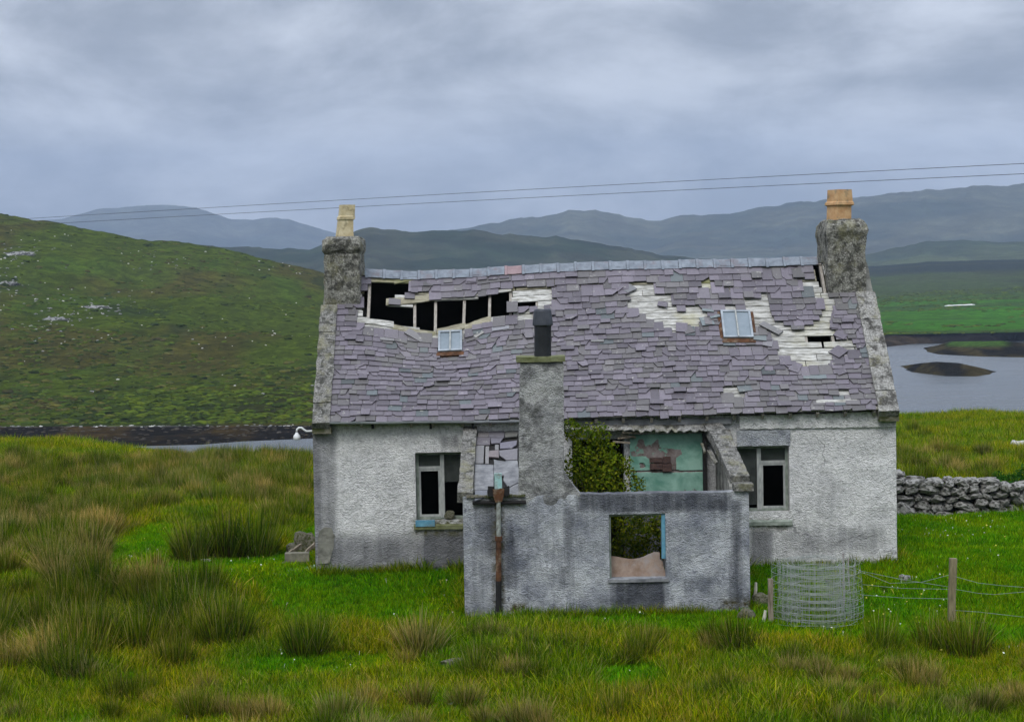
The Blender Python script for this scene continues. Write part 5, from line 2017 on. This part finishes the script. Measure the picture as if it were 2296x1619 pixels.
RG = [(.045, .095, .003), (.070, .130, .004), (.100, .140, .005), (.026, .060, .004), (.018, .040, .004)]
RT = [(.26, .22, .07), (.19, .17, .035), (.38, .33, .15), (.14, .18, .015)]
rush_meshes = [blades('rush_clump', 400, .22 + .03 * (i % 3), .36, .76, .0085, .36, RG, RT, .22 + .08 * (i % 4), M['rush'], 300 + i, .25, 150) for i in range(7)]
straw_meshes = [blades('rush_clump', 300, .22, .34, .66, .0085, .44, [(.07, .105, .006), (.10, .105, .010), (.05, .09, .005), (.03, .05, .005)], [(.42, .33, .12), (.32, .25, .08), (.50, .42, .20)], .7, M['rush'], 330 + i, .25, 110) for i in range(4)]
LG = [(.045, .185, .002), (.070, .235, .003), (.120, .265, .003), (.022, .110, .002)]
lawn_meshes = [blades('grass_tuft', 22, .085, .05, .12, .009, .55, LG, [(.15, .24, .012), (.11, .22, .010)], .35, M['grass'], 400 + i) for i in range(5)]
rough_meshes = [blades('grass_tuft', 24, .11, .12, .30, .009, .5, [(.065, .165, .002), (.130, .235, .003), (.150, .225, .004), (.03, .085, .002)], [(.24, .25, .04), (.15, .22, .01), (.32, .30, .10)], .35, M['grass'], 420 + i) for i in range(5)]

def proto_collection(name, meshes):
    c = bpy.data.collections.new(name)
    for i, me in enumerate(meshes):
        o = bpy.data.objects.new('%s_proto_%02d' % (name, i), me)
        c.objects.link(o)
    return c

def scatter(name, pts, scl, rot, idx, meshes, pname):
    me = bpy.data.meshes.new(name)
    me.from_pydata([tuple(p) for p in pts], [], [])
    n = len(pts)
    a = me.attributes.new('scl', 'FLOAT_VECTOR', 'POINT'); a.data.foreach_set('vector', np.asarray(scl, np.float32).ravel())
    a = me.attributes.new('rot', 'FLOAT_VECTOR', 'POINT'); a.data.foreach_set('vector', np.asarray(rot, np.float32).ravel())
    a = me.attributes.new('idx', 'INT', 'POINT'); a.data.foreach_set('value', np.asarray(idx, np.int32))
    o = bpy.data.objects.new(name, me)
    COL.objects.link(o)
    nt = bpy.data.node_groups.new(name + '_scatter', 'GeometryNodeTree')
    nt.interface.new_socket('Geometry', in_out='INPUT', socket_type='NodeSocketGeometry')
    nt.interface.new_socket('Geometry', in_out='OUTPUT', socket_type='NodeSocketGeometry')
    gi, go = nt.nodes.new('NodeGroupInput'), nt.nodes.new('NodeGroupOutput')
    ci = nt.nodes.new('GeometryNodeCollectionInfo')
    ci.inputs['Collection'].default_value = proto_collection(pname, meshes)
    ci.inputs['Separate Children'].default_value = True
    ci.inputs['Reset Children'].default_value = True
    ip = nt.nodes.new('GeometryNodeInstanceOnPoints')
    ip.inputs['Pick Instance'].default_value = True
    def na(k, t):
        q = nt.nodes.new('GeometryNodeInputNamedAttribute')
        q.data_type = t
        q.inputs['Name'].default_value = k
        return q.outputs['Attribute']
    nt.links.new(gi.outputs[0], ip.inputs['Points'])
    nt.links.new(ci.outputs[0], ip.inputs['Instance'])
    nt.links.new(na('idx', 'INT'), ip.inputs['Instance Index'])
    nt.links.new(na('rot', 'FLOAT_VECTOR'), ip.inputs['Rotation'])
    nt.links.new(na('scl', 'FLOAT_VECTOR'), ip.inputs['Scale'])
    nt.links.new(ip.outputs[0], go.inputs[0])
    md = o.modifiers.new('scatter', 'NODES')
    md.node_group = nt
    tag(o, kind='stuff')
    return o

def in_building(x, y):
    a = (x > GL0 - .02) & (x < GR1 + .02) & (y > -.02) & (y < 5.05)
    b = (x > EX0 - .02) & (x < EX1 + .02) & (y > YE - .02) & (y < .1)
    return a | b

LAWN = [(210, 1240), (335, 1178), (385, 1168), (405, 1250), (600, 1252), (695, 1178), (706, 1100), (2010, 1100), (2010, 1158), (2500, 1150), (2500, 1440), (2230, 1455), (1950, 1452), (1600, 1430), (1250, 1402), (1000, 1392), (880, 1412), (800, 1400), (640, 1390), (575, 1335), (430, 1310), (235, 1290)]
LAWN2 = [(560, 1480), (700, 1462), (860, 1470), (900, 1500), (760, 1520), (560, 1530)]
LAWN3 = [(1340, 1500), (1480, 1490), (1500, 1545), (1330, 1560)]
def lawnmask(px, py):
    return inside_np(px, py, LAWN) | inside_np(px, py, LAWN2) | inside_np(px, py, LAWN3)

def field_points(n, x0, x1, y0, y1):
    x = rng.uniform(x0, x1, n)
    y = rng.uniform(y0, y1, n)
    z = gz(x, y)
    p = np.stack([x, y, z], 1)
    px, py = proj_np(p)
    ok = (px > -150) & (px < 2450) & (py < 1760) & ~in_building(x, y)
    return p[ok], px[ok], py[ok]

# lawn
p, px, py = field_points(90000, -9, 11, -8.6, 9)
m = lawnmask(px, py) | (rng.uniform(size=len(px)) < .45)
p, px, py = p[m], px[m], py[m]
n = len(p)
s = rng.uniform(.6, 1.25, n) * (.7 + .6 * vnoise(p[:, 0] * 1.2, p[:, 1] * 1.2, s=5))
scatter('lawn_grass', p, np.stack([s * 1.15, s * 1.15, s], 1), np.stack([rng.normal(0, .12, n), rng.normal(0, .12, n), rng.uniform(0, 6.28, n)], 1), rng.integers(0, 5, n), lawn_meshes, 'lawn_tuft')
# rough grass: foreground and the fields behind
p1, px1, py1 = field_points(42000, -9, 10, -8.6, 9)
m = ~lawnmask(px1, py1)
p1 = p1[m]
p2, _, _ = field_points(60000, -20, 21, 8, 46)
p2 = p2[rng.uniform(size=len(p2)) < (.35 + .65 * smooth(.35, .6, fbm(p2[:, 0] * .3, p2[:, 1] * .3, s=44)))]
p = np.concatenate([p1, p2])
# weeds and uncut grass against the foot of the walls
ew = []
for (xa, ya, xb, yb, k) in ((WX0, -.07, EX0, -.07, 170), (EX0, YE - .07, EX1, YE - .07, 260), (EX1, -.07, WX1, -.07, 150), (EX0 - .06, YE, EX0 - .06, 0, 60), (EX1 + .06, YE, EX1 + .06, 0, 60), (WX0 - .06, 0, WX0 - .06, 4, 60), (WX1 + .06, 0, WX1 + .06, 4, 70)):
    t = rng.uniform(size=k) ** 1.0
    t = t[fbm(t * 14, t * 0 + xa, s=17, o=2) > .40]
    ew.append(np.stack([xa + (xb - xa) * t + rng.normal(0, .035, len(t)), ya + (yb - ya) * t + rng.normal(0, .03, len(t))], 1))
ew = np.concatenate(ew)
ew = np.concatenate([ew, gz(ew[:, 0], ew[:, 1])[:, None]], 1)
p1 = np.concatenate([p1, ew])
p = np.concatenate([p1, p2])
n = len(p)
s = rng.uniform(.6, 1.15, n) * np.concatenate([np.ones(len(p1)), np.full(len(p2), 1.15)]) * (.5 + .9 * vnoise(p[:, 0] * .8, p[:, 1] * .8, s=6))
scatter('rough_grass', p, np.stack([s * 1.2, s * 1.2, s], 1), np.stack([rng.normal(0, .14, n), rng.normal(0, .14, n), rng.uniform(0, 6.28, n)], 1), rng.integers(0, 5, n), rough_meshes, 'rough_tuft')

# ------------------------------------------------------------------ rush clumps
DENSE = [(-200, 1036), (695, 1036), (700, 1172), (610, 1225), (590, 1160), (400, 1130), (385, 1165), (330, 1180), (205, 1243), (230, 1300), (420, 1325), (545, 1365), (560, 1470), (430, 1512), (-200, 1570)]
MED = [[(575, 1372), (690, 1360), (790, 1400), (800, 1478), (640, 1480), (560, 1440)], [(880, 1400), (960, 1400), (1040, 1420), (1300, 1425), (1320, 1500), (1200, 1540), (900, 1520)],
       [(1360, 1440), (1700, 1445), (1900, 1490), (2040, 1480), (2260, 1500), (2480, 1490), (2480, 1700), (1340, 1700), (1380, 1560)], [(-200, 1550), (420, 1540), (560, 1560), (1320, 1600), (1320, 1720), (-200, 1720)]]
def place_rush(o, p, s, sz=None):
    o.location = (p[0], p[1], p[2] - .02)
    o.scale = (s, s, sz or s)
    o.rotation_euler = (random.gauss(0, .05), random.gauss(0, .05), random.uniform(0, 6.28))
special = [
    (430, 1256, 1.35, 1.35, 'rounded olive rush clump standing out on the lawn, on its left end'), (505, 1252, 1.45, 1.65, 'tall olive rush clump in the middle of the clumps standing out on the lawn'), (575, 1246, 1.4, 1.6, 'olive rush clump on the lawn, nearest of its row to the left gable'),
    (350, 1272, .34, .55, 'tiny dark rush tuft standing alone on the lawn'),
    (1978, 1460, .95, 1.0, 'dark rush clump just right of the netting roll'), (2095, 1455, 1.05, 1.0, 'dark rush clump at the foot of the wooden fence post, on its left'), (2165, 1465, 1.2, 1.1, 'dark rush clump at the foot of the wooden fence post, on its right'),
    (1652, 1466, 1.1, 1.05, 'olive rush clump below the right corner of the lean-to'), (505, 1445, 1.35, 1.5, 'brown rush clump at the edge of the lawn before the left window'), (690, 1466, 1.25, 1.15, 'brown tipped rush clump on its own before the left wall'),
    (945, 1470, 1.2, 1.35, 'straw coloured rush clump before the left corner of the lean-to'), (420, 1165, .8, .6, 'low green rush clump behind the tall clumps on the lawn')]
for (x, y, s, sz, lab) in special:
    p = ground_hit(x, y)
    o = link('rush_clump', straw_meshes[0] if 'straw' in lab else rush_meshes[int(x) % 7])
    place_rush(o, p, s, sz)
    tag(o, lab, 'rush clump', 'rush clumps in the rough pasture')

cand, px, py = field_points(5200, -17, 13, -8.6, 34)
keep = []
for i in range(len(cand)):
    d = inside(px[i], py[i], DENSE)
    md = any(inside(px[i], py[i], q) for q in MED)
    back = py[i] < 1095 and px[i] > 1900
    y = cand[i][1]
    pr = (1.0 if y < 10 else .9) if d else (.52 if md else (.18 if back else 0))
    if random.random() < pr:
        keep.append(i)
near, rest = [], []
keep.sort(key=lambda i: cand[i][1])
for i in keep:
    (near if len(near) < 280 else rest).append(i)
for i in near:
    straw = vnoise(cand[i][0] * .55, cand[i][1] * .55, s=91) > .52 or cand[i][1] < -5.5
    me = random.choice(straw_meshes) if straw and random.random() < .7 else random.choice(rush_meshes)
    o = link('rush_clump', me)
    s = random.uniform(.65, 1.3) * (1.0 if inside(px[i], py[i], DENSE) else .68)
    place_rush(o, cand[i], s, s * random.uniform(.85, 1.15))
    zone = (('at the near edge of the left rush bed' if cand[i][1] < -3.5 else ('at the back of the left rush bed' if cand[i][1] > 2.5 else 'in the middle of the left rush bed')) if inside(px[i], py[i], DENSE) else ('on the slope behind the dry stone wall' if py[i] < 1095 else ('in the bottom left corner of the pasture' if px[i] < 700 else ('in the strip below the lean-to and the netting roll' if px[i] < 1950 else 'in the bottom right corner below the fence'))))
    look = 'bleached straw coloured' if me in straw_meshes else 'olive green'
    tag(o, look + ' rush clump ' + zone, 'rush clump', look + ' rush clumps ' + zone)
n = len(rest)
P3 = cand[rest]
s = rng.uniform(.6, 1.0, n)
scatter('rushes', P3 - np.array([0, 0, .02]), np.stack([s, s, s * rng.uniform(.8, 1.15, n)], 1), np.stack([rng.normal(0, .05, n), rng.normal(0, .05, n), rng.uniform(0, 6.28, n)], 1), rng.integers(0, 11, n), rush_meshes + straw_meshes, 'rush')

# ------------------------------------------------------------------ small flowers
def disc(name, r, col, k=6):
    g = G(name)
    m = g.done(col, None, .8)
    V = [(0, 0, .004)] + [(r * math.cos(2 * math.pi * i / k), r * math.sin(2 * math.pi * i / k), .0) for i in range(k)] + [(-.003, 0, 0), (.003, 0, 0), (0, 0, -.09)]
    F = [(0, i + 1, (i + 1) % k + 1) for i in range(k)] + [(k + 1, k + 2, k + 3)]
    me = bpy.data.meshes.new(name)
    me.from_pydata(V, [], F)
    me.materials.append(m)
    return me
white = disc('daisy', .012, (.55, .56, .42))
yellow = disc('buttercup', .012, (.50, .45, .06))
p, px, py = field_points(5200, -8, 10.5, -8.6, 7)
dens = np.where(lawnmask(px, py), .05 + .30 * smooth(.55, .7, fbm(p[:, 0] * .9, p[:, 1] * .9, s=63)), .03)
cl_ = np.exp(-(((px - 1990) / 110) ** 2 + ((py - 1345) / 40) ** 2)) + np.exp(-(((px - 700) / 110) ** 2 + ((py - 1478) / 22) ** 2)) + .8 * np.exp(-(((px - 2150) / 60) ** 2 + ((py - 1185) / 20) ** 2))
m = rng.uniform(size=len(p)) < np.clip(dens + .8 * cl_, 0, 1)
p = p[m]
n = len(p)
s = rng.uniform(.7, 1.5, n)
scatter('meadow_flowers', p + np.stack([np.zeros(n), np.zeros(n), rng.uniform(.07, .13, n)], 1), np.stack([s] * 3, 1), np.stack([rng.normal(.25, .3, n), rng.normal(0, .3, n), rng.uniform(0, 6, n)], 1), (rng.uniform(size=n) < .45).astype(int), [white, yellow], 'flower')

# ------------------------------------------------------------------ heather, tussocks and small rock on the far slopes
def lump(name, seed, cols, spiky=.45):
    r = np.random.default_rng(seed)
    bm = bmesh.new()
    bmesh.ops.create_icosphere(bm, subdivisions=2, radius=.5)
    off = Vector((seed * 1.3, seed * .7, 0))
    for v in bm.verts:
        c = v.co.copy()
        v.co = c * (1 + spiky * mnoise.noise(c * 5 + off) + spiky * .6 * mnoise.noise(c * 11 + off))
        v.co.z *= .7
    me = bpy.data.meshes.new(name)
    bm.to_mesh(me)
    bm.free()
    at = me.attributes.new('col', 'FLOAT_COLOR', 'POINT')
    C = np.array([np.append(np.array(cols[r.integers(len(cols))]) * r.uniform(.7, 1.3), 1) for _ in me.vertices], np.float32)
    at.data.foreach_set('color', C.ravel())
    me.materials.append(M['rush'])
    return me
heath = [lump('tussock', 500, [(.034, .058, .007)]), lump('tussock', 501, [(.055, .088, .008)]), lump('tussock', 502, [(.045, .044, .014)]), lump('tussock', 503, [(.024, .040, .007)]), lump('tussock', 504, [(.066, .074, .018)])]
small_rocks = [rock_mesh('scree_rock', 1, 600 + i, M['palestone'], flat=.7) for i in range(3)] + [rock_mesh('scree_rock', 1, 610 + i, M['outcrop'], flat=.7) for i in range(2)]
def on_sheet(pts, n, lo, hi):
    vx, _ = proj_np(pts[pts.shape[0] // 2])
    pts = pts[:, (vx > -900) & (vx < 3000)]
    mm, nn = pts.shape[:2]
    i = rng.uniform(lo, hi, n) * (mm - 3)
    j = rng.uniform(0, nn - 1.001, n)
    a, b = i.astype(int), j.astype(int)
    f, h = (i - a)[:, None], (j - b)[:, None]
    return (pts[a, b] * (1 - f) + pts[a + 1, b] * f) * (1 - h) + (pts[a, b + 1] * (1 - f) + pts[a + 1, b + 1] * f) * h
hp = on_sheet(hill_pts, 15000, .02, 1.0)
dn = fbm(hp[:, 0] * .03, hp[:, 1] * .012, s=141, o=4)
hp, dn = hp[rng.uniform(size=len(hp)) < .35 + .65 * smooth(.4, .6, dn)], None
n = len(hp)
sel = fbm(hp[:, 0] * .02 + 3, hp[:, 1] * .01, s=151, o=4)
idx = np.where(sel > .56, rng.choice([2, 0, 4], n), np.where(sel < .44, rng.choice([1, 0, 1], n), rng.choice([0, 1, 3, 4], n)))
s = rng.uniform(.4, 1.15, n) * rng.choice([1, 1, 1, 1.7], n)
scatter('heather', hp, np.stack([s * 1.5, s * 1.2, s * .75], 1), np.stack([np.zeros(n), np.zeros(n), rng.uniform(0, 6.28, n)], 1), idx, heath, 'heather')
rp = on_sheet(hill_pts, 9000, .02, .98)
rd = fbm(rp[:, 0] * .035, rp[:, 1] * .02, s=161, o=4)
rx_, ry_ = proj_np(rp)
near_out = np.zeros(len(rp))
for (x, y, w, h) in [(45, 565, 150, 110), (110, 365, 200, 45), (355, 770, 170, 85), (600, 705, 210, 70), (950, 420, 160, 60), (1780, 440, 200, 60)]:
    cx_, cy_ = zH(x, y)
    near_out += np.exp(-(((rx_ - cx_) / (w * .36)) ** 2 + ((ry_ - cy_) / (h * .36)) ** 2))
rp = rp[rng.uniform(size=len(rp)) < .02 * smooth(.5, .62, rd) + .9 * near_out]
n = len(rp)
s = rng.uniform(.15, .5, n)
scatter('scree', rp, np.stack([s * 1.3, s, s], 1), np.stack([np.zeros(n), np.zeros(n), rng.uniform(0, 6.28, n)], 1), rng.choice([0, 3, 3, 3, 4, 4, 4], n), small_rocks, 'scree')
M['weedrock'] = simple('weedy_shore_rock', (.014, .012, .009), (.045, .032, .013), 2, .8)
small_rocks += [rock_mesh('scree_rock', 1, 620 + i, M['weedrock'], flat=.6) for i in range(2)]
sp_ = on_sheet(shore_pts, 700, .0, .95)
top_ = on_sheet(shore_pts, 190, .84, 1.0)
sp_ = np.concatenate([sp_, top_])
n = len(sp_)
s = np.concatenate([rng.uniform(.15, .45, n - 190), rng.uniform(.12, .34, 190)])
scatter('shingle', sp_, np.stack([s * 1.4, s, s * .7], 1), np.stack([np.zeros(n), np.zeros(n), rng.uniform(0, 6.28, n)], 1), np.concatenate([rng.choice([5, 6], n - 190), rng.choice([0, 3, 4, 3, 4], 190)]), small_rocks, 'shingle')
fp = on_sheet(far_pts, 9000, .0, .62)
fd = fbm(fp[:, 0] * .012, fp[:, 1] * .008, s=181, o=4)
fp = fp[rng.uniform(size=len(fp)) < smooth(.46, .6, fd)]
n = len(fp)
s = rng.uniform(.7, 1.8, n)
scatter('far_tussocks', fp, np.stack([s * 2.0, s * 1.4, s * .7], 1), np.stack([np.zeros(n), np.zeros(n), rng.uniform(0, 6.28, n)], 1), rng.choice([0, 1, 1], n), heath, 'far_heather')

# ------------------------------------------------------------------ bush in the roofless lean-to
def leaf_mass(name, blobs, n, size, cols, parent, mat, seed):
    r = np.random.default_rng(seed)
    wts = np.array([b[1] ** 2 for b in blobs])
    wts = wts / wts.sum()
    V, F, C = [], [], []
    for i in range(n):
        b = blobs[r.choice(len(blobs), p=wts)]
        d = r.normal(size=3)
        d /= np.linalg.norm(d)
        c = np.array(b[0]) + d * b[1] * (r.uniform(.25, 1.0) ** .5) * np.array([1, .8, 1]) * (1 + .35 * (vnoise(np.array([d[0] * 3 + 9]), np.array([d[1] * 3]), np.array([d[2] * 3]), seed)[0] - .5))
        L = size * r.uniform(.6, 1.3)
        nrm = d * .6 + r.normal(size=3) * .6 + np.array([0, -.2, .5])
        nrm /= np.linalg.norm(nrm)
        t = np.cross(nrm, r.normal(size=3))
        t /= np.linalg.norm(t)
        s_ = np.cross(nrm, t)
        k = len(V)
        V += [tuple(c - t * L * .5), tuple(c + s_ * L * .26 + nrm * L * .06), tuple(c + t * L * .5), tuple(c - s_ * L * .26 + nrm * L * .06)]
        F += [(k, k + 1, k + 2), (k, k + 2, k + 3)]
        col = np.array(cols[r.integers(len(cols))]) * r.uniform(.7, 1.3)
        C += [col] * 4
    o = pydata(name, V, F, mat, parent, False, {'col': np.array(C)})
    o['kind'] = 'stuff'
    return o
YB = -1.25
bb = P(1345, 1330, YB)
bush = empty('elder_bush', (bb.x, YB, -.2), 'yellow green bush growing out of the roofless lean-to beside its chimney', 'bush')
bl = [(tuple(P(x, y, YB + dy)), r) for x, y, r, dy in ((1312, 985, .26, 0), (1345, 975, .20, .2), (1300, 1040, .30, -.2), (1345, 1040, .28, .1), (1378, 1045, .22, -.1), (1402, 1040, .13, -.2), (1350, 1085, .30, -.3), (1300, 1090, .28, .1), (1395, 1090, .14, -.3), (1415, 1062, .10, -.3), (1360, 1010, .2, .1),
                                                    (1430, 1085, .14, -.3), (1400, 1170, .28, .1), (1450, 1165, .26, .2), (1340, 1150, .3, 0), (1482, 1180, .22, .3), (1400, 1230, .28, .5), (1460, 1225, .28, .6), (1430, 1200, .3, .8), (1282, 965, .2, .3))]
leaf_mass('foliage', bl, 7800, .062, [(.075, .125, .006), (.105, .150, .008), (.040, .080, .006), (.150, .180, .012)], bush, M['leaf'], 71)
for k in range(9):
    x = 1292 + k * 9
    bm = bmesh.new()
    a = P(x, 1330, YB + random.uniform(-.2, .3))
    b = P(1345 + (x - 1360) * 1.1, 1060 + random.uniform(-40, 60), YB + random.uniform(-.2, .2))
    mid_ = a.lerp(b, .5) + Vector((random.uniform(-.08, .08), 0, 0))
    add_tube(bm, [a, mid_, b], [.016, .012, .005], 6)
    frombm('stem', bm, M['oldwood'], bush)
# rank green growth over the right end of the stone wall
nb = P(2270, 1110, YW - .1)
nettle = empty('nettle_patch', (nb.x, YW, 0), 'dark green leafy weeds spilling over the right end of the stone wall', 'weeds')
bl = [(tuple(P(x, y, YW + .35 + dy)), r) for x, y, r, dy in ((2255, 1085, .24, .3), (2290, 1080, .30, .3), (2330, 1085, .34, .3), (2300, 1060, .2, .5), (2380, 1090, .4, .2), (2240, 1068, .14, .5))]
leaf_mass('foliage', bl, 2600, .07, [(.022, .085, .010), (.030, .105, .010), (.018, .065, .008)], nettle, M['leaf'], 72)
